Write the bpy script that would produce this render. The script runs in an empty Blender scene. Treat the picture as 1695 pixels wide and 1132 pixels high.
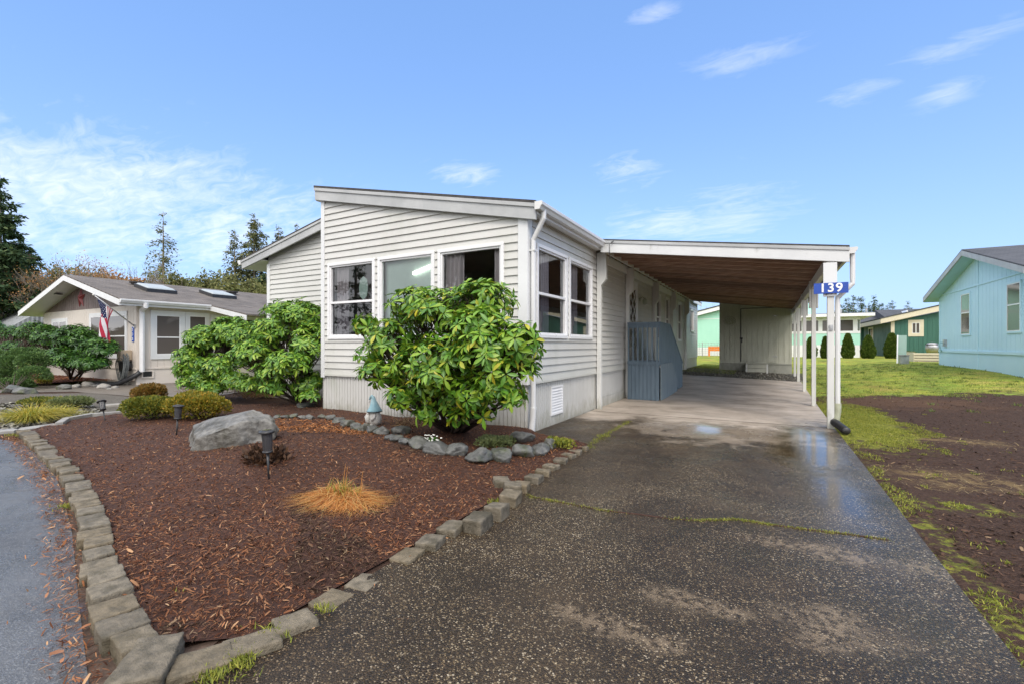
import bpy, bmesh, math, random
import numpy as np
from mathutils import Vector, Matrix, noise, geometry
S = bpy.context.scene
COL = S.collection
R = math.radians
F_, CX, HY, CH = 762.0, 847.5, 571.0, 1.35          # focal length in px, centre column, horizon row, eye height
YAW = R(29.23); SN, CS = math.sin(YAW), math.cos(YAW)

def ray(px):
    u = (px - CX) / F_
    return (-SN + u*CS, CS + u*SN)
def at(px, py, z=0.0):                               # point seen at px,py lying at height z
    t = (CH - z)*F_/(py - HY); d = ray(px)
    return (d[0]*t, d[1]*t)
def onY(px, py, Y):                                  # point on the vertical plane y=Y -> x,z
    d = ray(px); t = Y/d[1]
    return d[0]*t, CH + (HY - py)/F_*t
def onX(px, py, X):
    d = ray(px); t = X/d[0]
    return d[1]*t, CH + (HY - py)/F_*t
def dep(px, depth):
    d = ray(px); return d[0]*depth, d[1]*depth

def sm(a, b, t):
    t = np.clip((t - a)/(b - a), 0, 1); return t*t*(3 - 2*t)
def H(x, y):                                         # terrain height
    f = np.interp(x, [-14, -9, -3, .9, 4, 6.4], [0.0, .5, .65, .3, .8, 1.0])
    far = sm(60, 200, y)*2.0 + sm(40, 120, -np.asarray(x))*1.0
    return .5*sm(10, 22, y)*np.maximum(f, sm(24, 32, y)) + far

# ------------------------------------------------------------------ scene graph helpers
WL = {}
def tag(o, label=None, cat=None, group=None, kind=None):
    if label: o['label'] = label
    if cat: o['category'] = cat
    if group: o['group'] = group
    if kind: o['kind'] = kind
    return o
def thing(name, loc, label, cat, group=None):
    o = bpy.data.objects.new(name, None); COL.objects.link(o)
    o.location = loc; o.empty_display_size = .2; WL[o.name] = Vector(loc)
    return tag(o, label, cat, group)
def link(name, me, parent=None, loc=(0, 0, 0)):
    o = bpy.data.objects.new(name, me); COL.objects.link(o)
    if parent is not None:
        o.parent = parent; WL[o.name] = WL[parent.name].copy()
    else:
        o.location = loc; WL[o.name] = Vector(loc)
    return o
def copy_tree(o, parent=None):
    c = o.copy(); COL.objects.link(c); c.parent = parent; WL[c.name] = WL[o.name].copy()
    for ch in list(o.children): copy_tree(ch, c)
    return c

class MB:
    """collects shapes in world coordinates, then links them as one mesh"""
    def __init__(s): s.v = []; s.f = []; s.m = []; s.cur = 0
    def add(s, vs, fs):
        n = len(s.v); s.v += [tuple(p) for p in vs]
        for f in fs: s.f.append([i + n for i in f]); s.m.append(s.cur)
    def box(s, x0, x1, y0, y1, z0, z1):
        s.add([(x0,y0,z0),(x1,y0,z0),(x1,y1,z0),(x0,y1,z0),(x0,y0,z1),(x1,y0,z1),(x1,y1,z1),(x0,y1,z1)],
              [(3,2,1,0),(4,5,6,7),(0,1,5,4),(1,2,6,5),(2,3,7,6),(3,0,4,7)])
    def prism(s, pts, ext):
        n = len(pts); e = Vector(ext); P = [Vector(p) for p in pts]
        s.add(P + [p + e for p in P], [list(range(n))[::-1], list(range(n, 2*n))] + [(i, (i+1) % n, (i+1) % n + n, i + n) for i in range(n)])
    def beam(s, a, b, w, h, up=(0, 0, 1)):
        a, b = Vector(a), Vector(b); d = (b - a).normalized(); u = Vector(up)
        r = d.cross(u).normalized(); u = r.cross(d).normalized()
        c = [a + r*(w/2)*i + u*(h/2)*j for i, j in ((-1,-1),(1,-1),(1,1),(-1,1))]
        s.prism(c, b - a)
    def tube(s, pts, rad, n=8, cap=True, flat=1.0):
        P = [Vector(p) for p in pts]
        if not hasattr(rad, '__len__'): rad = [rad]*len(P)
        rings = []; pu = None
        for i, p in enumerate(P):
            d = (P[min(i+1, len(P)-1)] - P[max(i-1, 0)])
            if d.length < 1e-9: d = Vector((0,0,1))
            d.normalize()
            if pu is None:
                pu = d.cross(Vector((0,0,1)) if abs(d.z) < .9 else Vector((1,0,0))).normalized()
            u = (pu - d*pu.dot(d))
            u = u.normalized() if u.length > 1e-6 else pu
            pu = u; w = d.cross(u)
            rings.append([p + (u*math.cos(a)*flat + w*math.sin(a))*rad[i] for a in [2*math.pi*k/n for k in range(n)]])
        vs = [q for r in rings for q in r]; fs = []
        for i in range(len(P)-1):
            for k in range(n): fs.append((i*n+k, i*n+(k+1) % n, (i+1)*n+(k+1) % n, (i+1)*n+k))
        if cap: fs += [list(range(n))[::-1], [(len(P)-1)*n+k for k in range(n)]]
        s.add(vs, fs)
    def lathe(s, c, prof, n=24, ax=None, squash=1):
        c = Vector(c); vs = []; fs = []
        for r, z in prof:
            for k in range(n):
                a = 2*math.pi*k/n; vs.append(c + Vector((r*math.cos(a), r*math.sin(a)*squash, z)))
        for i in range(len(prof)-1):
            for k in range(n): fs.append((i*n+k, i*n+(k+1) % n, (i+1)*n+(k+1) % n, (i+1)*n+k))
        fs += [list(range(n))[::-1], [(len(prof)-1)*n+k for k in range(n)]]
        s.add(vs, fs)
    def build(s, name, mat, parent=None, smooth=False, bevel=0, loc=None, seg=1):
        if parent is not None: o0 = WL[parent.name]
        else: o0 = Vector(loc) if loc else Vector((0, 0, 0))
        me = bpy.data.meshes.new(name)
        me.from_pydata([(x-o0[0], y-o0[1], z-o0[2]) for x, y, z in s.v], [], s.f)
        for m in (mat if isinstance(mat, (list, tuple)) else [mat]): me.materials.append(m)
        if any(s.m): me.polygons.foreach_set('material_index', s.m)
        if smooth: me.polygons.foreach_set('use_smooth', [True]*len(me.polygons))
        me.update()
        o = link(name, me, parent, tuple(o0))
        if bevel:
            b = o.modifiers.new('bevel', 'BEVEL'); b.width = bevel; b.segments = seg; b.limit_method = 'ANGLE'; b.angle_limit = R(40)
        return o

def npmesh(name, V, faces, mat, parent=None, smooth=False, midx=None, loc=None):
    """V (n,3) world; faces list of int arrays (k, 3|4)"""
    o0 = np.array(WL[parent.name] if parent is not None else (loc or (0, 0, 0)), dtype=float)
    me = bpy.data.meshes.new(name); me.vertices.add(len(V))
    me.vertices.foreach_set('co', (np.asarray(V) - o0).astype(np.float32).ravel())
    tot = np.concatenate([np.full(len(f), f.shape[1]) for f in faces])
    li = np.concatenate([f.ravel() for f in faces])
    me.loops.add(len(li)); me.loops.foreach_set('vertex_index', li.astype(np.int32))
    me.polygons.add(len(tot)); st = np.concatenate([[0], np.cumsum(tot)[:-1]])
    me.polygons.foreach_set('loop_start', st.astype(np.int32)); me.polygons.foreach_set('loop_total', tot.astype(np.int32))
    for m in (mat if isinstance(mat, (list, tuple)) else [mat]): me.materials.append(m)
    if midx is not None: me.polygons.foreach_set('material_index', midx.astype(np.int32))
    if smooth: me.polygons.foreach_set('use_smooth', np.ones(len(tot), dtype=bool))
    me.update(calc_edges=True); me.validate()
    return link(name, me, parent, tuple(o0))

# ------------------------------------------------------------------ materials
def new_mat(name):
    m = bpy.data.materials.new(name); m.use_nodes = True
    nt = m.node_tree; b = nt.nodes['Principled BSDF']
    return m, nt, b
def N(nt, typ, **kw):
    n = nt.nodes.new(typ)
    for k, v in kw.items():
        if k in n.inputs.keys(): n.inputs[k].default_value = v
        else: setattr(n, k, v)
    return n
def ramp(nt, stops, src, interp='LINEAR'):
    r = nt.nodes.new('ShaderNodeValToRGB'); cr = r.color_ramp; cr.interpolation = interp
    while len(cr.elements) < len(stops): cr.elements.new(.5)
    for e, (p, c) in zip(cr.elements, stops):
        e.position = p; e.color = (*c, 1) if len(c) == 3 else c
    nt.links.new(src, r.inputs[0]); return r.outputs[0]
def g3(v): return (v, v, v)
def tc(nt, scale=(1, 1, 1)):
    t = nt.nodes.new('ShaderNodeNewGeometry'); mp = nt.nodes.new('ShaderNodeMapping')
    nt.links.new(t.outputs['Position'], mp.inputs[0]); mp.inputs['Scale'].default_value = scale
    return mp.outputs[0]
def nz(nt, vec, scale, detail=4, rough=.55, dist=0):
    n = nt.nodes.new('ShaderNodeTexNoise'); n.inputs['Scale'].default_value = scale; n.inputs['Detail'].default_value = detail
    n.inputs['Roughness'].default_value = rough; n.inputs['Distortion'].default_value = dist
    nt.links.new(vec, n.inputs['Vector']); return n.outputs['Fac']
def mix(nt, fac, a, b, typ='MIX'):
    m = nt.nodes.new('ShaderNodeMix'); m.data_type = 'RGBA'; m.blend_type = typ; m.clamp_factor = True
    for i, v in ((0, fac), (6, a), (7, b)):
        if isinstance(v, (int, float)): m.inputs[i].default_value = v
        elif isinstance(v, tuple): m.inputs[i].default_value = (*v, 1) if len(v) == 3 else v
        else: nt.links.new(v, m.inputs[i])
    return m.outputs[2]
def mth(nt, op, a, b=0, c=0, clamp=False):
    m = nt.nodes.new('ShaderNodeMath'); m.operation = op; m.use_clamp = clamp
    for i, v in enumerate((a, b, c)):
        if isinstance(v, (int, float)): m.inputs[i].default_value = v
        else: nt.links.new(v, m.inputs[i])
    return m.outputs[0]
def bump(nt, b, h, strength=.3, dist=.01, prev=None):
    n = nt.nodes.new('ShaderNodeBump'); n.inputs['Strength'].default_value = strength; n.inputs['Distance'].default_value = dist
    nt.links.new(h, n.inputs['Height'])
    if prev is not None: nt.links.new(prev, n.inputs['Normal'])
    nt.links.new(n.outputs[0], b.inputs['Normal']); return n.outputs[0]
def pmat(name, c, c2=None, scale=3, rough=.6, bs=0, bscale=60, stretch=(1,1,1), lo=.35, hi=.65, metallic=0, dirt=None, dscale=1.2, dth=(.52,.7), spec=.5, rvar=.1):
    m, nt, b = new_mat(name); v = tc(nt, stretch)
    col = None
    if c2: col = ramp(nt, [(lo, c), (hi, c2)], nz(nt, v, scale, 6, .6))
    else:
        k = nz(nt, v, scale, 6, .6); col = ramp(nt, [(.3, tuple(x*.93 for x in c)), (.7, tuple(min(1, x*1.05) for x in c))], k)
    if dirt:
        d = ramp(nt, [(dth[0], g3(0)), (dth[1], g3(1))], nz(nt, tc(nt, (1, 1, .35)), dscale, 8, .65))
        col = mix(nt, d, col, dirt)
    nt.links.new(col, b.inputs['Base Color'])
    rr = ramp(nt, [(.3, g3(max(0, rough-rvar))), (.7, g3(min(1, rough+rvar)))], nz(nt, v, scale*2.3, 4))
    nt.links.new(rr, b.inputs['Roughness'])
    b.inputs['Metallic'].default_value = metallic; b.inputs['Specular IOR Level'].default_value = spec
    if bs: bump(nt, b, nz(nt, v, bscale, 5, .6), bs, .01)
    return m
def splash(m, z0, z1, tint, amt=.7, s=7):
    nt = m.node_tree; b = nt.nodes['Principled BSDF']; src = b.inputs['Base Color'].links[0].from_socket
    g = nt.nodes.new('ShaderNodeNewGeometry'); sp = nt.nodes.new('ShaderNodeSeparateXYZ'); nt.links.new(g.outputs['Position'], sp.inputs[0])
    n = nz(nt, tc(nt, (1, 1, .5)), s, 8, .7)
    h = mth(nt, 'ADD', sp.outputs[2], mth(nt, 'MULTIPLY', mth(nt, 'SUBTRACT', n, .5), -.9))
    mr = nt.nodes.new('ShaderNodeMapRange'); nt.links.new(h, mr.inputs[0]); mr.inputs[1].default_value = z1; mr.inputs[2].default_value = z0
    nt.links.new(mix(nt, mth(nt, 'MULTIPLY', mr.outputs[0], amt), src, tint), b.inputs['Base Color'])
def leafmat(name, stops, rough=.4, trans=.25, spec=.5):
    m, nt, b = new_mat(name)
    g = nt.nodes.new('ShaderNodeNewGeometry')
    col = ramp(nt, stops, g.outputs['Random Per Island'])
    k = nz(nt, tc(nt), 1.7, 3); col = mix(nt, mth(nt, 'MULTIPLY', k, .55), col, (.9, 1, .75), 'MULTIPLY')
    nt.links.new(col, b.inputs['Base Color']); b.inputs['Roughness'].default_value = rough; b.inputs['Specular IOR Level'].default_value = spec
    t = nt.nodes.new('ShaderNodeBsdfTranslucent'); nt.links.new(col, t.inputs[0])
    ms = nt.nodes.new('ShaderNodeMixShader'); ms.inputs[0].default_value = trans
    nt.links.new(b.outputs[0], ms.inputs[1]); nt.links.new(t.outputs[0], ms.inputs[2])
    nt.links.new(ms.outputs[0], nt.nodes['Material Output'].inputs[0]); return m
def shingle(name, c1, c2, swap=True):
    m, nt, b = new_mat(name)
    g = nt.nodes.new('ShaderNodeNewGeometry'); sp = nt.nodes.new('ShaderNodeSeparateXYZ'); nt.links.new(g.outputs['Position'], sp.inputs[0])
    cb = nt.nodes.new('ShaderNodeCombineXYZ')
    nt.links.new(sp.outputs[1 if swap else 0], cb.inputs[0]); nt.links.new(sp.outputs[0 if swap else 1], cb.inputs[1])
    br = nt.nodes.new('ShaderNodeTexBrick'); nt.links.new(cb.outputs[0], br.inputs[0])
    br.inputs['Color1'].default_value = (*c1, 1); br.inputs['Color2'].default_value = (*c2, 1); br.inputs['Mortar'].default_value = (*[x*.45 for x in c1], 1)
    br.inputs['Scale'].default_value = 1; br.inputs['Mortar Size'].default_value = .008; br.inputs['Brick Width'].default_value = .3; br.inputs['Row Height'].default_value = .14
    col = mix(nt, ramp(nt, [(.3, g3(.0)), (.8, g3(.6))], nz(nt, tc(nt), 1.2, 7)), br.outputs[0], tuple(x*1.5 for x in c2))
    nt.links.new(col, b.inputs['Base Color']); b.inputs['Roughness'].default_value = .85
    n1 = bump(nt, b, br.outputs['Fac'], .6, .02); bump(nt, b, nz(nt, tc(nt), 80, 3), .4, .01, n1); return m

M = {}
M['siding'] = pmat('white_lap_siding', (.53,.525,.50), (.58,.575,.55), .8, .42, .05, 40, (1,1,1), dirt=(.42,.43,.38), dth=(.55,.85))
M['skirt'] = pmat('ribbed_skirting_vinyl', (.52,.515,.495), (.57,.565,.545), 1.1, .45, dirt=(.38,.40,.33), dth=(.56,.8))
M['trim'] = pmat('white_painted_trim', (.66,.67,.68), (.70,.71,.72), 2, .45, .05, 60, dirt=(.55,.55,.53), dth=(.6,.85))
M['vinyl'] = pmat('white_window_vinyl', (.76,.76,.77), None, 2, .35)
M['wfascia'] = pmat('weathered_grey_white_fascia', (.36,.37,.375), (.47,.48,.485), 1.5, .55, .25, 90, (1,1,1), dirt=(.33,.35,.36), dscale=2.5, dth=(.56,.8))
M['fdirty'] = pmat('mildewed_white_fascia', (.60,.61,.62), (.68,.69,.69), 2, .55, .15, 90, dirt=(.25,.25,.22), dscale=3.5, dth=(.56,.75))
M['gutter'] = pmat('white_metal_gutter', (.62,.62,.62), (.70,.70,.70), 2, .35, dirt=(.42,.41,.38), dth=(.6,.8))
M['roofdark'] = pmat('dark_shingle_edge', (.035,.033,.034), (.07,.065,.062), 9, .9, .4, 60)
M['darkroom'] = pmat('room_wallpaint', (.42,.35,.29), None, 1, .9)
M['curtain'] = pmat('grey_curtain_cloth', (.55,.48,.50), (.68,.61,.62), 6, .9, .2, 80, (1,1,.1))
M['blind'] = pmat('pale_green_blind', (.62,.80,.70), None, 3, .8)
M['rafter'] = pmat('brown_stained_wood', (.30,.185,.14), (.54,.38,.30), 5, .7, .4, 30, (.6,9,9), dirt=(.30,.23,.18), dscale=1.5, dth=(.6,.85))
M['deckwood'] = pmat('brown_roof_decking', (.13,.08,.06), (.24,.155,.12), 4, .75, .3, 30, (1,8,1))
M['post'] = pmat('white_painted_post', (.58,.585,.57), (.66,.66,.64), 3, .5, .15, 50, (3,3,.6), dirt=(.40,.40,.33), dscale=2, dth=(.58,.8))
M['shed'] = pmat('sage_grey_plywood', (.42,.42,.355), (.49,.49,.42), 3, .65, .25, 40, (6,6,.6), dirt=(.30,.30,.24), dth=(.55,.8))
M['shedlow'] = pmat('shed_base_grey', (.28,.285,.25), (.34,.34,.30), 3, .7, .2, 40, dirt=(.13,.14,.09), dth=(.5,.75))
M['porch'] = pmat('blue_grey_porch_paint', (.095,.14,.185), (.125,.175,.225), 2.5, .55, .25, 40, (5,5,.6), dirt=(.07,.10,.13), dth=(.52,.8))
M['porch2'] = pmat('paler_blue_grey_paint', (.15,.19,.22), (.19,.235,.265), 2.5, .6, .25, 40, (5,5,.6))
M['black'] = pmat('black_plastic', (.018,.018,.02), (.03,.03,.033), 8, .4)
M['smoke'] = pmat('smoky_ribbed_lens', (.03,.03,.034), (.06,.06,.065), 20, .2, .3, 90, (1,1,.1))
M['metal'] = pmat('galvanised_metal', (.35,.35,.36), (.5,.5,.5), 6, .35, metallic=.8)
M['concrete'] = pmat('edging_block_concrete', (.10,.085,.06), (.22,.185,.135), 16, .75, .9, 90, dirt=(.075,.062,.035), dscale=5, dth=(.5,.7))
M['timber'] = pmat('grey_edging_board', (.22,.21,.20), (.32,.31,.29), 6, .7, .3, 60)
M['rock'] = pmat('basalt_rock', (.05,.052,.052), (.165,.165,.155), 7, .5, .9, 40, dirt=(.07,.085,.035), dscale=5, dth=(.52,.68), lo=.3, hi=.7)
M['rockpale'] = pmat('pale_granite_rock', (.20,.19,.17), (.40,.37,.33), 7, .6, .7, 50, lo=.3, hi=.7)
M['boulder'] = pmat('wet_grey_boulder', (.10,.095,.085), (.225,.215,.195), 14, .55, 1.0, 45, (1,1,1), dirt=(.055,.05,.035), dscale=2.6, dth=(.50,.62), lo=.35, hi=.7)
M['teal'] = pmat('light_blue_house_paint', (.47,.69,.79), (.51,.73,.83), .8, .5)
M['tealsoffit'] = pmat('blue_green_soffit_paint', (.40,.62,.70), None, .8, .6)
M['panel'] = pmat('grey_green_panel_paint', (.20,.31,.27), None, 2, .6)
M['mint'] = pmat('mint_green_paint', (.36,.66,.54), (.40,.70,.58), .7, .5)
M['dgreen'] = pmat('dark_green_siding', (.025,.10,.075), (.035,.125,.095), .8, .55, .1, 30, (8,8,.5))
M['mgreen'] = pmat('grey_green_siding', (.045,.115,.09), (.06,.14,.11), .8, .6)
M['cream'] = pmat('cream_trim_paint', (.62,.55,.42), None, 2, .5)
M['tan'] = pmat('tan_siding', (.45,.36,.26), None, 2, .6)
M['beige'] = pmat('beige_house_siding', (.62,.56,.50), (.66,.60,.54), .8, .55, .08, 40)
M['brown'] = pmat('mauve_brown_gable_siding', (.13,.092,.085), (.16,.115,.105), 1, .6)
M['star'] = pmat('barn_star_red', (.16,.022,.025), (.22,.04,.04), 5, .5)
M['orange'] = pmat('orange_tarp_wood', (.75,.20,.02), None, 5, .5)
M['shingle'] = shingle('weathered_brown_shingle', (.075,.064,.056), (.145,.125,.11))
M['shingled'] = shingle('dark_grey_shingle', (.04,.042,.05), (.075,.078,.088), False)
M['shingleg'] = shingle('grey_blue_shingle', (.16,.17,.18), (.24,.25,.26), False)
M['bark'] = pmat('shrub_bark', (.03,.02,.014), (.075,.05,.035), 14, .85, .6, 60)
M['bark2'] = pmat('grey_tree_bark', (.20,.165,.125), (.34,.29,.23), 8, .9, .6, 30)
M['rhodo'] = leafmat('rhododendron_leaf', [(0,(.05,.14,.018)), (.3,(.10,.24,.022)), (.6,(.20,.36,.028)), (.90,(.27,.38,.035)), (1,(.48,.42,.035))], .42, .2, .55)
M['rhodo2'] = leafmat('rhododendron_leaf_green', [(0,(.05,.13,.02)), (.35,(.11,.25,.03)), (.75,(.22,.38,.035)), (1,(.34,.44,.06))], .42, .2, .5)
M['rhodo3'] = leafmat('deep_green_shrub_leaf', [(0,(.02,.065,.012)), (.5,(.045,.13,.018)), (1,(.11,.23,.03))], .4, .15)
M['yew'] = leafmat('clipped_evergreen_needle', [(0,(.04,.09,.025)), (.6,(.09,.17,.045)), (1,(.17,.26,.07))], .6, .15)
M['gold'] = leafmat('golden_heather_leaf', [(0,(.10,.12,.012)), (.45,(.22,.20,.02)), (.8,(.36,.26,.025)), (1,(.42,.24,.03))], .6, .25)
M['goldgreen'] = leafmat('olive_azalea_leaf', [(0,(.06,.09,.012)), (.5,(.15,.17,.022)), (1,(.32,.26,.03))], .6, .25)
M['rust'] = leafmat('russet_azalea_leaf', [(0,(.09,.06,.015)), (.5,(.20,.13,.02)), (1,(.28,.12,.025))], .6, .25)
M['ygrass'] = leafmat('yellow_grass_blade', [(0,(.16,.22,.03)), (.4,(.42,.38,.06)), (1,(.62,.46,.09))], .55, .35)
M['orgrass'] = leafmat('dead_orange_grass_blade', [(0,(.34,.11,.03)), (.4,(.60,.24,.06)), (.75,(.66,.34,.11)), (1,(.60,.46,.20))], .6, .3)
M['straw'] = leafmat('pale_straw_blade', [(0,(.20,.13,.06)), (.6,(.38,.27,.13)), (1,(.52,.40,.22))], .7, .2)
M['sage'] = leafmat('low_sage_leaf', [(0,(.09,.12,.05)), (1,(.22,.24,.09))], .6, .3)
M['twig'] = leafmat('dry_twig', [(0,(.12,.06,.03)), (.6,(.26,.15,.08)), (1,(.36,.24,.13))], .8, .1)
M['wilt'] = leafmat('withered_brown_leaf', [(0,(.025,.012,.008)), (1,(.10,.045,.02))], .7, .1)
M['moss'] = leafmat('moss_blade', [(0,(.11,.14,.02)), (.5,(.24,.26,.035)), (1,(.40,.37,.06))], .7, .3)
M['lawn'] = leafmat('lawn_grass_blade', [(0,(.10,.17,.03)), (.45,(.23,.32,.045)), (.8,(.40,.42,.07)), (1,(.46,.36,.10))], .6, .35)
M['lawntuft'] = leafmat('dark_lawn_blade', [(0,(.05,.09,.02)), (.6,(.12,.18,.03)), (1,(.28,.30,.06))], .6, .3)
M['fir'] = leafmat('fir_needles', [(0,(.035,.065,.035)), (.6,(.07,.115,.055)), (1,(.13,.17,.075))], .8, .3, .2)
M['cedar'] = leafmat('cedar_needles', [(0,(.09,.10,.05)), (.6,(.16,.17,.085)), (1,(.26,.25,.12))], .8, .35, .2)
M['thuja'] = leafmat('arborvitae_leaf', [(0,(.04,.075,.012)), (.6,(.08,.13,.02)), (1,(.15,.19,.04))], .7, .15, .2)
M['autumn'] = leafmat('brown_autumn_leaf', [(0,(.24,.11,.05)), (.6,(.40,.20,.09)), (1,(.50,.33,.16))], .8, .2, .2)
M['olive'] = leafmat('olive_tree_leaf', [(0,(.10,.115,.045)), (1,(.25,.235,.10))], .8, .2, .2)
M['chips'] = leafmat('bark_chip', [(0,(.045,.016,.009)), (.35,(.11,.040,.021)), (.7,(.20,.082,.042)), (.93,(.30,.145,.078)), (1,(.42,.25,.15))], .85, 0, .15)
M['chipdark'] = leafmat('dark_bark_chip', [(0,(.020,.011,.007)), (.5,(.058,.031,.021)), (.9,(.12,.066,.045)), (1,(.25,.17,.11))], .85, 0, .15)
M['chiporange'] = leafmat('orange_bark_chip', [(0,(.12,.04,.015)), (.5,(.30,.11,.04)), (1,(.48,.22,.10))], .85, .05, .15)
M['fallen'] = leafmat('fallen_rust_leaf', [(0,(.20,.07,.03)), (.5,(.42,.16,.06)), (1,(.55,.32,.17))], .45, .2)
M['pebble'] = leafmat('driveway_gravel', [(0,(.05,.045,.038)), (.5,(.13,.115,.095)), (.9,(.25,.23,.20)), (1,(.42,.40,.37))], .6, 0)
M['petal'] = pmat('white_petal', (.75,.75,.70), None, 5, .5)
M['gnome'] = pmat('speckled_grey_stoneware', (.42,.40,.37), (.56,.54,.51), 40, .6, .3, 120)
M['gnomehat'] = pmat('pale_blue_glazed_hat', (.20,.37,.43), (.38,.55,.59), 6, .4, .2, 60)
M['signblue'] = pmat('blue_sign_enamel', (.01,.06,.36), None, 4, .3)
M['white'] = pmat('sign_white', (.85,.85,.85), None, 4, .4)
M['flagred'] = pmat('flag_red_cloth', (.45,.02,.05), None, 5, .7)
M['flagblue'] = pmat('flag_navy_cloth', (.012,.02,.08), None, 5, .7)
M['flagwhite'] = pmat('flag_white_cloth', (.72,.68,.68), None, 5, .7)
M['hose'] = pmat('grey_garden_hose', (.10,.11,.11), (.22,.23,.22), 9, .45)
M['plaque'] = pmat('cast_oval_plaque', (.26,.27,.19), (.34,.35,.26), 20, .6, .5, 90)
def glassmat(name, tint, troom=.55):
    m, nt, b = new_mat(name)
    gl = nt.nodes.new('ShaderNodeBsdfGlossy'); gl.inputs['Roughness'].default_value = .01; gl.inputs[0].default_value = (.95,.97,1,1)
    tr = nt.nodes.new('ShaderNodeBsdfTransparent'); tr.inputs[0].default_value = (*tint, 1)
    fr = nt.nodes.new('ShaderNodeFresnel'); fr.inputs[0].default_value = 1.55
    k = mth(nt, 'MULTIPLY', fr.outputs[0], 1.35, clamp=True)
    ms = nt.nodes.new('ShaderNodeMixShader'); nt.links.new(k, ms.inputs[0]); nt.links.new(tr.outputs[0], ms.inputs[1]); nt.links.new(gl.outputs[0], ms.inputs[2])
    nt.links.new(ms.outputs[0], nt.nodes['Material Output'].inputs[0]); return m
M['glass'] = glassmat('clear_window_glass', (.95,.97,.96))
M['screen'] = glassmat('insect_screen_glass', (.62,.63,.66))
m, nt, b = new_mat('dark_far_glass'); b.inputs['Base Color'].default_value = (.10,.085,.078,1); b.inputs['Roughness'].default_value = .06
M['farglass'] = m
m, nt, b = new_mat('skylight_dome'); b.inputs['Base Color'].default_value = (.36,.40,.42,1); b.inputs['Roughness'].default_value = .6
M['skylight'] = m
m, nt, b = new_mat('lit_tube'); b.inputs['Base Color'].default_value = (.9,.9,.85,1); b.inputs['Emission Color'].default_value = (1,.97,.9,1); b.inputs['Emission Strength'].default_value = 1.6
M['tubelamp'] = m

def per_object(m, amt, tint):
    nt = m.node_tree; b = nt.nodes['Principled BSDF']; src = b.inputs['Base Color'].links[0].from_socket
    oi = nt.nodes.new('ShaderNodeObjectInfo'); k = ramp(nt, [(0, g3(1-amt)), (.5, g3(1)), (1, tint)], oi.outputs['Random'])
    nt.links.new(mix(nt, 1.0, src, k, 'MULTIPLY'), b.inputs['Base Color'])
splash(M['skirt'], .0, .30, (.26,.25,.19), .65); splash(M['post'], .0, .22, (.25,.24,.17), .6); splash(M['siding'], .72, 1.05, (.44,.45,.40), .5, 3)
per_object(M['concrete'], .35, (.92,.86,.74)); per_object(M['rock'], .3, (1,.98,.85)); per_object(M['rafter'], .45, (1,.95,.9))
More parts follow.
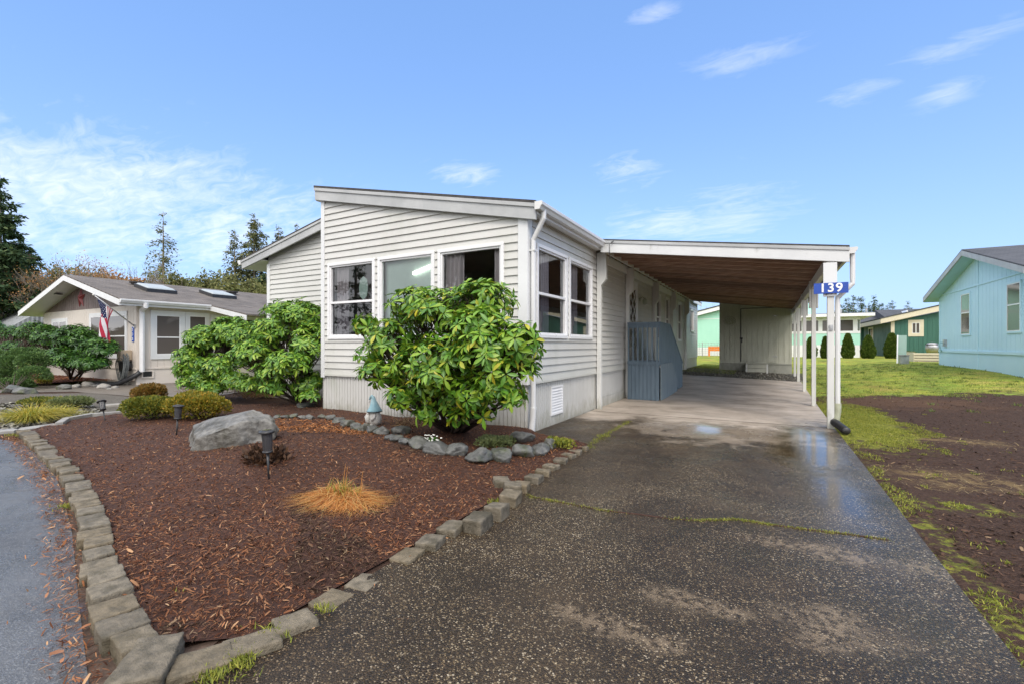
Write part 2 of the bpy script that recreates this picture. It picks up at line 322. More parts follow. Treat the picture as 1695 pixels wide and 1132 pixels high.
# ------------------------------------------------------------------ wall builders
def clip(poly, m, c):                                # keep z <= m*s + c
    out = []
    for i in range(len(poly)):
        a, b = poly[i], poly[(i+1) % len(poly)]
        fa, fb = m*a[0] + c - a[1], m*b[0] + c - b[1]
        if fa >= 0: out.append(a)
        if fa*fb < 0:
            t = fa/(fa - fb); out.append((a[0] + (b[0]-a[0])*t, a[1] + (b[1]-a[1])*t))
    return out
class Wall:
    """vertical wall plane; s runs along d, n points outward"""
    def __init__(w, o, d, n, tops, s1, z0, openings=()):
        w.o = Vector((o[0], o[1], 0)); w.d = Vector((d[0], d[1], 0)); w.n = Vector((n[0], n[1], 0)); w.tops = tops; w.s1 = s1; w.z0 = z0; w.op = list(openings)
    def p(w, s, z, k=0): return w.o + w.d*s + Vector((0, 0, z)) + w.n*k
    def clip(w, poly):
        for m, c in w.tops:
            if poly: poly = clip(poly, m, c)
        return poly
    def backing(w, mb, k=0, zt=9):
        cs = sorted({0, w.s1, *[x for o in w.op for x in o[:2]]}); cz = sorted({w.z0, zt, *[x for o in w.op for x in o[2:]]})
        for a, b in zip(cs, cs[1:]):
            for c, d in zip(cz, cz[1:]):
                if any(o[0] <= (a+b)/2 <= o[1] and o[2] <= (c+d)/2 <= o[3] for o in w.op): continue
                q = w.clip([(a, c), (b, c), (b, d), (a, d)])
                if q and len(q) > 2: mb.add([w.p(s, z, k) for s, z in q], [list(range(len(q)))])
    def laps(w, mb, z0, z1, pitch=.125, t=.024, s0=0.0, s1=None):
        s1 = w.s1 if s1 is None else s1; z = z0
        while z < z1 - .01:
            zt = min(z + pitch, z1); iv = [(s0, s1)]
            for o in w.op:
                if min(zt, o[3]) - max(z, o[2]) > pitch*.35:
                    nv = []
                    for a, b in iv:
                        if o[0] > a: nv.append((a, min(b, o[0])))
                        if o[1] < b: nv.append((max(a, o[1]), b))
                    iv = [q for q in nv if q[1] - q[0] > .005]
            for a, b in iv:
                q = w.clip([(a, z), (b, z), (b, zt), (a, zt)])
                if not q or len(q) < 3: continue
                dd = lambda zz: .004 + t*(1 - (zz - z)/pitch)
                mb.add([w.p(s, zz, dd(zz)) for s, zz in q], [list(range(len(q)))])
                bs = [s for s, zz in q if abs(zz - z) < 1e-6]
                if len(bs) > 1:
                    a2, b2 = min(bs), max(bs)
                    mb.add([w.p(a2, z, .003), w.p(b2, z, .003), w.p(b2, z, .004 + t), w.p(a2, z, .004 + t)], [(0, 1, 2, 3)])
            z += pitch
    def boards(w, mb, z0, z1, pitch=.1, gap=.008, t=.008, s0=0.0, s1=None, k=.001):
        s1 = w.s1 if s1 is None else s1; a = s0
        while a < s1 - .01:
            b = min(a + pitch, s1)
            cuts = sorted({a + gap/2, b - gap/2, *[x for o in w.op for x in o[:2] if a + gap < x < b - gap and o[3] > z0 and o[2] < z1]})
            for c, d in zip(cuts, cuts[1:]):
                zs = [(z0, z1)]
                for o in w.op:
                    if o[0] < (c+d)/2 < o[1]:
                        nv = []
                        for x, y in zs:
                            if o[2] > x: nv.append((x, min(y, o[2])))
                            if o[3] < y: nv.append((max(x, o[3]), y))
                        zs = nv
                for x, y in zs:
                    if y - x < .01: continue
                    q = w.clip([(c, x), (d, x), (d, y), (c, y)])
                    if q and len(q) > 2: mb.prism([w.p(s, z, k) for s, z in q], w.n*t)
            a = b
    def bar(w, mb, s0, s1, z0, z1, k0, k1):
        mb.prism([w.p(s0, z0, k0), w.p(s1, z0, k0), w.p(s1, z1, k0), w.p(s0, z1, k0)], w.n*(k1 - k0))
    def frame(w, mb, s0, s1, z0, z1, fw, k0, k1):
        w.bar(mb, s0, s1, z0, z0+fw, k0, k1); w.bar(mb, s0, s1, z1-fw, z1, k0, k1)
        w.bar(mb, s0, s0+fw, z0+fw, z1-fw, k0, k1); w.bar(mb, s1-fw, s1, z0+fw, z1-fw, k0, k1)
def window(w, parent, s0, s1, z0, z1, rail=None, deep=True, trim=.055, tmat=None, label=None, mull=None, glass=None, vin=None, proud=.045):
    """a window: frame (a part) with panes, rails as sub-parts"""
    mb = MB(); w.frame(mb, s0, s1, z0, z1, trim, .002, proud)
    f = mb.build('window', tmat or M['vinyl'], parent, bevel=.004)
    if label: f['label'] = label
    i0, i1, j0, j1 = s0+trim, s1-trim, z0+trim, z1-trim
    ka, kb = (-.05, .022) if deep else (.024, .042)
    if not deep: proud = .062
    mb = MB(); w.frame(mb, i0-.002, i1+.002, j0-.002, j1+.002, .032, ka, kb)
    if rail: w.bar(mb, i0+.03, i1-.03, rail-.022, rail+.022, ka, kb+.008)
    if mull: w.bar(mb, mull-.025, mull+.025, j0+.03, j1-.03, ka, kb+.006)
    mb.build('sash', vin or M['vinyl'], f, bevel=.003)
    gk = -.02 if deep else .034
    cut = [j0] + ([rail] if rail else []) + [j1]
    cs = [i0] + ([mull] if mull else []) + [i1]
    n = 0
    for a, b in zip(cut, cut[1:]):
        for c, d in zip(cs, cs[1:]):
            mb = MB(); mb.add([w.p(c+.01, a+.01, gk), w.p(d-.01, a+.01, gk), w.p(d-.01, b-.01, gk), w.p(c+.01, b-.01, gk)], [(0,1,2,3)])
            g = glass or ((M['screen'] if (rail and a == j0) else M['glass']) if deep else M['farglass'])
            mb.build('pane', g, f)
    return f
def curtain(w, parent, s0, s1, z0, z1, k, mat, amp=.03, fold=.09):
    mb = MB(); n = max(4, int((s1-s0)/fold*6)); P = []
    for i in range(n+1):
        s = s0 + (s1-s0)*i/n; P.append((s, k + amp*math.sin(2*math.pi*(s-s0)/fold + .6*math.sin(s*7))))
    vs = [w.p(s, z0, kk) for s, kk in P] + [w.p(s, z1, kk) for s, kk in P]
    mb.add(vs, [(i, i+1, n+2+i, n+1+i) for i in range(n)])
    return mb.build('curtain', mat, parent, smooth=True)
def text_mesh(body, size, ext):
    cu = bpy.data.curves.new('lettering', 'FONT'); cu.body = body; cu.size = size; cu.extrude = ext; cu.align_x = 'CENTER'; cu.align_y = 'CENTER'; cu.offset = size*.022; cu.space_character = 1.15
    ob = bpy.data.objects.new('lettering', cu); COL.objects.link(ob)
    dg = bpy.context.evaluated_depsgraph_get(); me = bpy.data.meshes.new_from_object(ob.evaluated_get(dg))
    bpy.data.objects.remove(ob); bpy.data.curves.remove(cu); return me
# ------------------------------------------------------------------ ground
rng = np.random.default_rng(7); random.seed(7)
def axis(lo, hi, fine, far):
    a = list(np.arange(lo, hi + 1e-6, fine)); x = hi; st = fine
    while x < far: st *= 1.5; x += st; a.append(x)
    x = lo; st = fine
    while x > -far: st *= 1.5; x -= st; a.insert(0, x)
    return np.array(a)
gx, gy = axis(-32, 20, .5, 420), axis(-4, 46, .5, 420)
X_, Y_ = np.meshgrid(gx, gy); Z_ = H(X_, Y_)
nx, ny = len(gx), len(gy); idx = np.arange(nx*ny).reshape(ny, nx)
Q = np.stack([idx[:-1,:-1], idx[:-1,1:], idx[1:,1:], idx[1:,:-1]], -1).reshape(-1, 4)

def smask(nt, pos, c, r, soft=.35, namp=.35, nscale=2.5, ang=0):
    """soft elliptical mask on the ground, edge broken by noise -> 0..1"""
    mp = nt.nodes.new('ShaderNodeMapping'); mp.vector_type = 'TEXTURE'
    mp.inputs['Location'].default_value = (c[0], c[1], 0); mp.inputs['Scale'].default_value = (r[0], r[1], 1e3); mp.inputs['Rotation'].default_value = (0, 0, ang)
    nt.links.new(pos, mp.inputs[0]); ln = nt.nodes.new('ShaderNodeVectorMath'); ln.operation = 'LENGTH'; nt.links.new(mp.outputs[0], ln.inputs[0])
    n = nz(nt, pos, nscale, 10, .72)
    d = mth(nt, 'ADD', ln.outputs['Value'], mth(nt, 'MULTIPLY', mth(nt, 'SUBTRACT', n, .5), namp*9))
    mr = nt.nodes.new('ShaderNodeMapRange'); mr.interpolation_type = 'SMOOTHSTEP'
    nt.links.new(d, mr.inputs[0]); mr.inputs[1].default_value = 1 + soft; mr.inputs[2].default_value = 1 - soft
    return mr.outputs[0]
def mx(nt, a, b): return mth(nt, 'MAXIMUM', a, b)

m, nt, b = new_mat('lawn_and_bark_ground'); pos = tc(nt)
sp = nt.nodes.new('ShaderNodeSeparateXYZ'); nt.links.new(pos, sp.inputs[0])
lawn_v = ramp(nt, [(.42, g3(.0)), (.62, g3(.75))], nz(nt, tc(nt, (.7, 1.8, 1)), 1.9, 9, .72))
lawn = ramp(nt, [(.30,(.11,.18,.03)), (.44,(.24,.33,.045)), (.56,(.38,.40,.06)), (.68,(.42,.32,.10))], nz(nt, pos, .9, 7, .65))
soil = ramp(nt, [(.3,(.024,.014,.010)), (.55,(.068,.038,.026)), (.75,(.14,.085,.055))], nz(nt, pos, 38, 5, .7))
lawn = mix(nt, lawn_v, lawn, (.13,.11,.035))
edge = mth(nt, 'SUBTRACT', mth(nt, 'SUBTRACT', sp.outputs[1], 13.6), mth(nt, 'MULTIPLY', sp.outputs[0], .4))
edge = mth(nt, 'ADD', edge, mth(nt, 'MULTIPLY', mth(nt, 'SUBTRACT', nz(nt, pos, 1.6, 7, .7), .5), 3.5))
lw = ramp(nt, [(.47, g3(0)), (.53, g3(1))], mth(nt, 'ADD', mth(nt, 'MULTIPLY', edge, .5), .5))
tanb = smask(nt, pos, (2.2, 13.4), (1.6, 1.0), .5)
col = mix(nt, mth(nt, 'MULTIPLY', tanb, .6), soil, (.12,.065,.035))
strawn = ramp(nt, [(.45, g3(0)), (.6, g3(1))], nz(nt, pos, 5, 9, .75))
straw = mx(nt, smask(nt, pos, (1.75, 6.2), (.7, .4), .4, .35, 2.5), smask(nt, pos, (2.3, 8.8), (.6, .25), .4, .4, 3))
col = mix(nt, mth(nt, 'MULTIPLY', mth(nt, 'MULTIPLY', straw, strawn), .8), col, (.24,.165,.075))
col = mix(nt, lw, col, lawn)
brk = ramp(nt, [(.50, g3(0)), (.58, g3(1))], nz(nt, pos, 7, 9, .75))
mossm = mx(nt, smask(nt, pos, (1.25, 10.2), (.7, 2.5), .2, .22, 3.0), mth(nt, 'MULTIPLY', brk, mx(nt, smask(nt, pos, (1.4, 5.2), (.3, .2), .4, .1, 4), smask(nt, pos, (1.0, 3.6), (.11, 2.6), .5, .04, 5))))
mcol = ramp(nt, [(.35,(.09,.11,.015)), (.55,(.22,.23,.03)), (.7,(.33,.28,.05))], nz(nt, pos, 9, 6, .7))
col = mix(nt, mossm, col, mcol)
nt.links.new(col, b.inputs['Base Color']); b.inputs['Roughness'].default_value = .9; b.inputs['Specular IOR Level'].default_value = .2
n1 = bump(nt, b, nz(nt, pos, 60, 5, .7), .8, .03); bump(nt, b, nz(nt, pos, 6, 4), .5, .08, n1)
M['ground'] = m
gr = npmesh('ground', np.stack([X_.ravel(), Y_.ravel(), Z_.ravel()], -1), [Q], m, smooth=True); tag(gr, kind='structure')

def inpoly(poly, x, y):
    x = np.asarray(x); y = np.asarray(y); ins = np.zeros(x.shape, bool); n = len(poly)
    for i in range(n):
        x1, y1 = poly[i]; x2, y2 = poly[(i+1) % n]
        if y1 == y2: continue
        c = ((y1 > y) != (y2 > y)) & (x < (x2-x1)*(y-y1)/(y2-y1) + x1); ins ^= c
    return ins
def sheet(name, poly, mat, zf, res=.5, kind='structure', lab=None):
    xs = [p[0] for p in poly]; ys = [p[1] for p in poly]
    dense = []
    for i in range(len(poly)):
        a, c = poly[i], poly[(i+1) % len(poly)]; L = math.dist(a, c); k = max(1, int(L/res))
        dense += [(a[0]+(c[0]-a[0])*j/k, a[1]+(c[1]-a[1])*j/k) for j in range(k)]
    gx_, gy_ = np.meshgrid(np.arange(min(xs), max(xs), res), np.arange(min(ys), max(ys), res))
    gx_, gy_ = gx_.ravel(), gy_.ravel(); k = inpoly(poly, gx_, gy_)
    pts = dense + list(zip(gx_[k], gy_[k]))
    r = geometry.delaunay_2d_cdt([Vector(p) for p in pts], [], [list(range(len(dense)))], 1, 1e-4)
    V = np.array([(p[0], p[1]) for p in r[0]]); Fc = np.array(r[2]); z = zf(V[:, 0], V[:, 1])
    # a thin skirt so the sheet has an edge
    o = npmesh(name, np.column_stack([V, z]), [Fc], mat, smooth=True)
    tag(o, lab, kind=kind); return o

# driveway material: wet exposed aggregate, dry tan slab under the roof, puddles
m, nt, b = new_mat('exposed_aggregate_concrete'); pos = tc(nt)
sp = nt.nodes.new('ShaderNodeSeparateXYZ'); nt.links.new(pos, sp.inputs[0])
vo = N(nt, 'ShaderNodeTexVoronoi'); vo.inputs['Scale'].default_value = 140; nt.links.new(pos, vo.inputs['Vector'])
sc_ = nt.nodes.new('ShaderNodeSeparateColor'); nt.links.new(vo.outputs['Color'], sc_.inputs[0])
peb = ramp(nt, [(0,(.012,.007,.003)), (.42,(.036,.022,.010)), (.70,(.072,.046,.023)), (.86,(.17,.118,.06)), (.95,(.38,.30,.18)), (1,(.62,.54,.41))], sc_.outputs[0])
mort = ramp(nt, [(.0, g3(1)), (.65, g3(1)), (.9, g3(0))], mth(nt, 'MULTIPLY', vo.outputs['Distance'], 1.15))
spk = ramp(nt, [(.35, g3(.55)), (.55, g3(1))], nz(nt, pos, 2.6, 6, .65)); peb = mix(nt, mth(nt, 'SUBTRACT', 1.0, spk), peb, (.035,.025,.015))
agg = mix(nt, mort, (.030,.021,.012), peb)
big = nz(nt, pos, .55, 6, .6, .6)
agg = mix(nt, ramp(nt, [(.35, g3(.0)), (.6, g3(1))], big), agg, (.42,.36,.30), 'MULTIPLY')
agg = mix(nt, ramp(nt, [(.50, g3(0)), (.75, g3(.5))], nz(nt, tc(nt, (1,1,1)), 1.6, 8, .65)), agg, (.085,.056,.030))
dry = smask(nt, pos, (-.9, 14.8), (2.6, 7.0), .14, .09, 1.6)
dry2 = smask(nt, pos, (-2.75, 9.9), (.8, 1.9), .2, .08, 2)
dry = mx(nt, dry, dry2)
dcol = ramp(nt, [(.3,(.27,.225,.18)), (.5,(.44,.375,.31)), (.7,(.56,.49,.42))], nz(nt, tc(nt, (.9,1.2,1)), 1.2, 9, .68))
dst = ramp(nt, [(.5, g3(0)), (.7, g3(.75))], nz(nt, tc(nt, (.7,1.5,1)), 1.3, 9, .68, .6))
dcol = mix(nt, dst, dcol, (.20,.165,.13))
worn = mx(nt, mx(nt, smask(nt, pos, (-.33, 2.55), (.30, .10), .5, .45, 5), smask(nt, pos, (.22, 2.65), (.24, .2), .5, .45, 5)), mx(nt, smask(nt, pos, (.4, 3.6), (.4, .12), .5, .5, 4), smask(nt, pos, (-.62, 2.15), (.28, .1), .5, .5, 5)))
worn = mth(nt, 'MULTIPLY', worn, ramp(nt, [(.45, g3(.0)), (.56, g3(1))], nz(nt, pos, 20, 8, .8)))
base = mix(nt, dry, agg, dcol); base = mix(nt, mth(nt, 'MULTIPLY', worn, .6), base, (.27,.20,.13))
tanp = smask(nt, pos, (-.75, 7.7), (1.1, .8), .35, .5, 2.2)
base = mix(nt, mth(nt, 'MULTIPLY', tanp, .7), base, (.25,.20,.15))
nt.links.new(base, b.inputs['Base Color'])
pud = mx(nt, mx(nt, smask(nt, pos, (.40, 7.3), (.46, 2.0), .5, .12, 2.2), smask(nt, pos, (-1.0, 7.9), (.85, .6), .7, .12, 2.0)), smask(nt, pos, (.5, 5.0), (.36, 1.6), 1.0, .12, 3))
rr = mix(nt, dry, ramp(nt, [(.38, g3(.24)), (.60, g3(.50))], nz(nt, pos, 1.3, 7, .6)), g3(.62))
rr = mix(nt, pud, rr, g3(.11)); nt.links.new(rr, b.inputs['Roughness'])
b.inputs['Specular IOR Level'].default_value = .42
bst = mth(nt, 'MULTIPLY', mth(nt, 'SUBTRACT', 1.0, mx(nt, mth(nt, 'MULTIPLY', dry, .8), mth(nt, 'MULTIPLY', pud, .97))), .85)
bn = nt.nodes.new('ShaderNodeBump'); bn.inputs['Distance'].default_value = .006; nt.links.new(bst, bn.inputs['Strength'])
hh = mth(nt, 'SUBTRACT', 1.0, vo.outputs['Distance']); nt.links.new(hh, bn.inputs['Height']); nt.links.new(bn.outputs[0], b.inputs['Normal'])
M['drive'] = m

# asphalt
m, nt, b = new_mat('wet_street_asphalt'); pos = tc(nt)
vo = N(nt, 'ShaderNodeTexVoronoi'); vo.inputs['Scale'].default_value = 170; nt.links.new(pos, vo.inputs['Vector'])
col = ramp(nt, [(.3,(.045,.045,.046)), (.7,(.115,.115,.117))], nz(nt, pos, 1.2, 8, .65))
sc_ = nt.nodes.new('ShaderNodeSeparateColor'); nt.links.new(vo.outputs['Color'], sc_.inputs[0])
col = mix(nt, ramp(nt, [(.6, g3(0)), (1, g3(.5))], sc_.outputs[0]), col, (.24,.245,.25))
nt.links.new(col, b.inputs['Base Color'])
wet = ramp(nt, [(.40, g3(.14)), (.56, g3(.45))], nz(nt, tc(nt, (1,2.2,1)), 1.9, 7, .65, .5)); nt.links.new(wet, b.inputs['Roughness'])
n1 = bump(nt, b, vo.outputs['Distance'], .35, .006); bump(nt, b, nz(nt, pos, 9, 6, .7), .25, .02, n1)
M['asphalt'] = m
def soilmat(name, a, c, d, scale=30, rough=.85, wet=False):
    m, nt, b = new_mat(name); pos = tc(nt)
    col = ramp(nt, [(.3,a), (.52,c), (.75,d)], nz(nt, pos, scale, 6, .72))
    col = mix(nt, ramp(nt, [(.4, g3(0)), (.65, g3(.6))], nz(nt, pos, 1.1, 6)), col, tuple(x*.6 for x in c))
    nt.links.new(col, b.inputs['Base Color'])
    if wet: nt.links.new(ramp(nt, [(.36, g3(.15)), (.46, g3(.85))], nz(nt, pos, 2.2, 5)), b.inputs['Roughness'])
    else: b.inputs['Roughness'].default_value = rough
    b.inputs['Specular IOR Level'].default_value = .35
    n1 = bump(nt, b, nz(nt, pos, scale*1.6, 5, .7), .2 if wet else .9, .02); bump(nt, b, nz(nt, pos, 5, 4), .2 if wet else .5, .05, n1)
    return m
M['bed'] = soilmat('bark_mulch_soil', (.022,.010,.008), (.07,.03,.019), (.14,.062,.036), 34)
M['bedred'] = soilmat('red_bark_mulch', (.06,.02,.012), (.16,.05,.028), (.25,.09,.05), 30)
M['strip'] = soilmat('wet_leaf_debris', (.04,.026,.02), (.09,.06,.045), (.16,.11,.085), 14, wet=True)
M['gravel'] = soilmat('brown_pea_gravel', (.045,.038,.03), (.12,.105,.085), (.26,.24,.21), 26)
M['path'] = soilmat('worn_brown_concrete', (.12,.10,.085), (.18,.155,.13), (.24,.21,.18), 3, .5)

XD0, XD1 = -2.03, .92                                # driveway edges
HX, HY0, HL, HYL, HYE = -3.18, 6.13, -7.72, 7.35, 24.6   # house: right wall, front wall, left edge of the tall front, wing wall, far end
LAWN_SLAB = 18.1
zdrive = lambda x, y: H(x, y) + .012
sheet('driveway', [(XD0-.9, -3), (XD1, -3), (XD1, 9.0), (HX+.0, 9.0), (HX, 6.0), (XD0-.02, 5.65), (XD0, 1.2), (-2.6, .2)], M['drive'], zdrive)
sheet('carport_slab', [(HX, 9.005), (XD1, 9.005), (XD1, LAWN_SLAB), (HX, LAWN_SLAB)], M['drive'], lambda x, y: H(x, y) + .016)
sheet('gravel_patch', [(HX, LAWN_SLAB), (XD1, LAWN_SLAB), (XD1+.3, 22.6), (HX-.0, 22.6)], M['gravel'], lambda x, y: H(x, y) + .008)

# front edge of the bed (along the street) as seen, near corner first
curve_px = [(240,1075),(205,1040),(192,1000),(178,965),(166,925),(158,885),(150,850),(138,822),(124,795),(105,770),(78,745),(52,722),(40,712)]
curve = [at(x, y, .07) for x, y in curve_px]
edge_px = [(330,1085),(415,1058),(487,1022),(545,990),(600,962),(672,915),(710,890),(748,866),(790,850),(830,822),(848,800),(833,790),(862,797),(885,784),(908,770),(930,757),(950,745),(965,737)]
bed_poly = [(-2.06, 5.72), (-2.09, 1.25), (-2.35, 1.0)] + [(x + .03, y + .03) for x, y in curve[1:]] + [at(110, 694, .03), at(212, 684, .03), (-9.2, 6.4), (-9.6, 7.4), (HL, 7.4), (HL, HY0+.05), (HX+.02, HY0+.05), (-2.9, 5.95)]
def zbed(x, y):
    x = np.asarray(x, float); y = np.asarray(y, float)
    d = np.array([(((x-a)**2 + (y-c)**2)) for a, c in curve]).min(0)**.5
    w = np.array([noise.noise((float(p)*1.3, float(q)*1.3, 0)) for p, q in zip(np.ravel(x), np.ravel(y))]).reshape(x.shape)
    mound = .16*np.exp(-(((x+5.0)/2.2)**2 + ((y-3.6)/1.3)**2))
    return H(x, y) + (.035 + .035*w)*sm(-2.02, -2.4, x) + .012 + mound*sm(0, .6, d)*sm(-2.1, -3.2, x) + .05*sm(4.7, 5.5, y)
sheet('mulch_bed', bed_poly, M['bed'], zbed, .12)
street_edge = [at(x, y, 0) for x, y in [(150,1160),(138,1060),(131,1004),(125,940),(119,882),(104,820),(88,778),(58,745),(25,731),(-40,722)]]
sheet('street', [(-2.9, -3)] + street_edge + [(-13, 2.6), (-60, -6), (-60, -25), (-2.9, -25)], M['asphalt'], lambda x, y: H(x, y) + .010, 1.0)
sheet('drive_apron', [(-2.9, -25), (12, -25), (12, -3), (-2.9, -3)], M['asphalt'], lambda x, y: H(x, y) + .010, 2.0)
sheet('leaf_strip', [(-2.9,-1)] + street_edge[:-1] + [(c[0], c[1]+.1) for c in curve[::-1]] + [(-2.2, 1.2), (-2.1, .95), (-2.6, .3)], M['strip'], lambda x, y: H(x, y) + .005, .4)
# left garden beyond the bed
sheet('gravel_garden', [at(-120,716), at(30,714), at(110,693), at(215,683), at(250,660), at(150,650), at(-120,655)], M['gravel'], lambda x, y: H(x, y) + .006, .6)
sheet('garden_path', [at(-160,652), at(120,648), at(300,662), at(470,640), at(300,632), at(60,638), at(-160,640)], M['path'], lambda x, y: H(x, y) + .009, .8)
sheet('red_bark_bed', [at(-160,642), at(60,638), at(215,634), (-18.7, 7.35), (-34, 7.35)], M['bedred'], lambda x, y: H(x, y) + .05 + .08*sm(5.6, 6.6, y), .5)

# ------------------------------------------------------------------ main house
house = thing('mobile_home', (HX, HY0, 0), 'white lap-sided mobile home with the tall sloping front and large windows, beside the carport', 'house')
SL = .2125                                            # roof slope
ZE = 3.40                                             # underside height at right wall
topf = lambda s0x: [( -SL, ZE + SL*(HX - HL))]
fw_ = [(544.6, 622.5), (627.4, 720.8), (726.6, 835.7)]
W1 = Wall((HL, HY0), (1, 0), (0, -1), [(-SL, ZE + SL*(HX-HL) + .0)], HX-HL, .78)
fr = []
for a, c in fw_:
    xa, _ = onY(a, 500, HY0); xc, _ = onY(c, 500, HY0); fr.append((xa - HL, xc - HL))
WZ0, WZ1 = 1.46, 2.93
W1.op = [(a+.03, c-.03, WZ0+.03, WZ1-.03) for a, c in fr]
W2 = Wall((HX, HY0), (0, 1), (1, 0), [(0, 3.36)], HYE-HY0, .78)
sr = []
for a, c in [(885.4, 936.6), (939.6, 978)]:
    sr.append((onX(a, 500, HX)[0]-HY0, onX(c, 500, HX)[0]-HY0))
far_w = [(15.0-HY0, 15.75-HY0, 1.5, 3.0), (16.55-HY0, 17.3-HY0, 1.5, 3.02), (19.0-HY0, 19.85-HY0, 1.5, 3.05), (22.4-HY0, 23.35-HY0, 1.95, 3.0)]
door_o = (11.72-HY0, 12.62-HY0, .95, 2.98)
W2.op = [(a+.03, c-.03, WZ0+.03, WZ1-.03) for a, c in sr] + [(a+.03, c-.03, z0+.03, z1-.03) for a, c, z0, z1 in far_w] + [door_o]
W3 = Wall((-11.35, HYL), (1, 0), (0, -1), [(SL, 3.70)], HL+11.35, .78)   # wing wall rises to the right
mb = MB(); W1.backing(mb); W1.laps(mb, .78, 4.7)
W2.backing(mb, 0, 3.45); W2.laps(mb, .78, 3.38)
W3.backing(mb); W3.laps(mb, .78, 4.6)
mb.add([(HL, HY0, .0), (HL, HYL, .0), (HL, HYL, 4.36), (HL, HY0, 4.36)], [(0,1,2,3)])
mb.add([(-11.35, HYL, 0), (-11.35, HYE, 0), (-11.35, HYE, 3.42), (-11.35, HYL, 3.42)], [(0,1,2,3)])
mb.add([(-11.35, HYE, 0), (HX, HYE, 0), (HX, HYE, 3.4), (HL, HYE, 4.33), (-11.35, HYE, 3.42)], [(0,1,2,3,4)])
rj = random.Random(5)
for w_, smax, zmax in ((W1, HX-HL, 3.3), (W2, 12.0, 3.2), (W3, HL+11.35, 3.3)):
    for k in range(14):
        s_ = rj.uniform(.4, smax-.6); z_ = .78 + .125*rj.randrange(int((zmax-.78)/.125))
        if any(o[0]-.5 < s_ < o[1]+.1 and o[2]-.13 < z_ < o[3]+.02 for o in w_.op): continue
        mb.prism([w_.p(s_, z_+.001, .0), w_.p(s_, z_+.124, .0), w_.p(s_, z_+.124, .0062), w_.p(s_, z_+.001, .0305)], w_.d*.34)
mb.build('siding', M['siding'], house)
mb = MB()
W1s = Wall((HL, HY0+.03), (1, 0), (0, -1), [(0, .78)], HX-HL, -.1); W1s.backing(mb, 0, .78); W1s.boards(mb, -.1, .775, .075, .012, .010)
W3s = Wall((-11.35, HYL+.03), (1, 0), (0, -1), [(0, .78)], HL+11.35, -.1); W3s.backing(mb, 0, .78); W3s.boards(mb, -.1, .775, .075, .012, .010)
W2s = Wall((HX-.03, HY0), (0, 1), (1, 0), [(0, .78)], 9.28-HY0, -.1); W2s.backing(mb, 0, .78); W2s.boards(mb, -.1, .775, .075, .012, .010)
mb.build('skirting', M['skirt'], house)
mb = MB(); W2t = Wall((HX-.02, 9.28), (0, 1), (1, 0), [(0, .78)], HYE-9.28, -.1); W2t.backing(mb, 0, .78); W2t.bar(mb, 0, HYE-9.28, .22, .775, .001, .008)
W2t.bar(mb, 0, HYE-9.28, -.1, .215, .001, .016)
mb.build('skirting', M['skirt'], house)
mb = MB()                                              # bottom starter strip
W1.bar(mb, 0, HX-HL, .755, .785, .0, .03); W2.bar(mb, 0, HYE-HY0, .755, .785, .0, .03); W3.bar(mb, 0, HL+11.35, .755, .785, 0, .03)
mb.build('starter_strip', M['siding'], house)
# louvred vent in the skirting
va, vb = onX(911, 660, HX-.02)[0], onX(930.5, 660, HX-.02)[0]
mb = MB(); w = Wall((HX-.02, 0), (0, 1), (1, 0), [], 1, 0)
w.frame(mb, va, vb, .17, .66, .03, .004, .02)
for k in range(9):
    z = .215 + k*.047; mb.prism([w.p(va+.03, z, .004), w.p(va+.03, z+.018, .004), w.p(va+.03, z-.01, .018), w.p(va+.03, z-.02, .018)], (0, vb-va-.06, 0))
w.bar(mb, va+.02, vb-.02, .18, .65, .002, .005)
mb.build('louvred_vent', M['vinyl'], house)
# corner boards
mb = MB(); w = W1
w.bar(mb, -.02, .075, .72, 4.33, -.01, .034); mb.build('corner_trim', M['trim'], house)
mb = MB(); mb.box(HX-.13, HX+.036, HY0-.036, HY0+.0, .755, 3.4); mb.box(HX+.0, HX+.036, HY0+.001, HY0+.12, .755, 3.38); mb.build('corner_trim', M['trim'], house, bevel=.004)
mb = MB(); W3.bar(mb, -.03, .085, .72, 3.43, -.01, .036); mb.build('corner_trim', M['trim'], house)
mb = MB(); mb.box(HX-.01, HX+.034, HYE-.1, HYE+.034, .755, 3.38); mb.build('corner_trim', M['trim'], house)
# front windows
for i, (a, c) in enumerate(fr):
    f = window(W1, house, a, c, WZ0, WZ1, rail=2.16 if i == 0 else None, label=['tall front window with raised lower sash and a hanging ornament', 'front picture window backed by a pale green blind', 'dark front picture window with grey curtains'][i])
    if i == 0:
        curtain(W1, f, a+.10, a+.42, 1.5, 2.9, -.13, M['curtain'])
        mb = MB(); cx_, cz_ = a + (c-a)*.68, 2.42; q = []
        for k in range(8):
            t = k/8*2*math.pi; q.append(W1.p(cx_ + .13*math.sin(t)*(1 if k % 2 else .9), cz_ + .22*math.cos(t), -.075))
        mb.prism(q, (0, .006, 0)); mb.build('hanging_ornament', M['blind'], f)
        mb = MB()
        for dz in (-.1, .0, .1): W1.bar(mb, cx_-.12, cx_+.12, cz_+dz-.006, cz_+dz+.006, -.083, -.0765)
        W1.bar(mb, cx_-.006, cx_+.006, cz_-.2, cz_+.5, -.083, -.0765); mb.build('ornament_bars', M['black'], f)
    if i == 1:
        mb = MB(); W1.bar(mb, a+.04, c-.04, 1.5, 2.91, -.13, -.12); mb.build('blind', M['blind'], f)
        mb = MB(); mb.beam(W1.p(a+(c-a)*.56, 2.60, -.09), W1.p(a+(c-a)*.93, 2.72, -.09), .03, .05); mb.build('tube_light', M['tubelamp'], f)
    if i == 2:
        curtain(W1, f, a+.06, a+.42, 1.5, 2.9, -.12, M['curtain']); curtain(W1, f, c-.25, c-.05, 1.5, 2.9, -.12, M['curtain'])
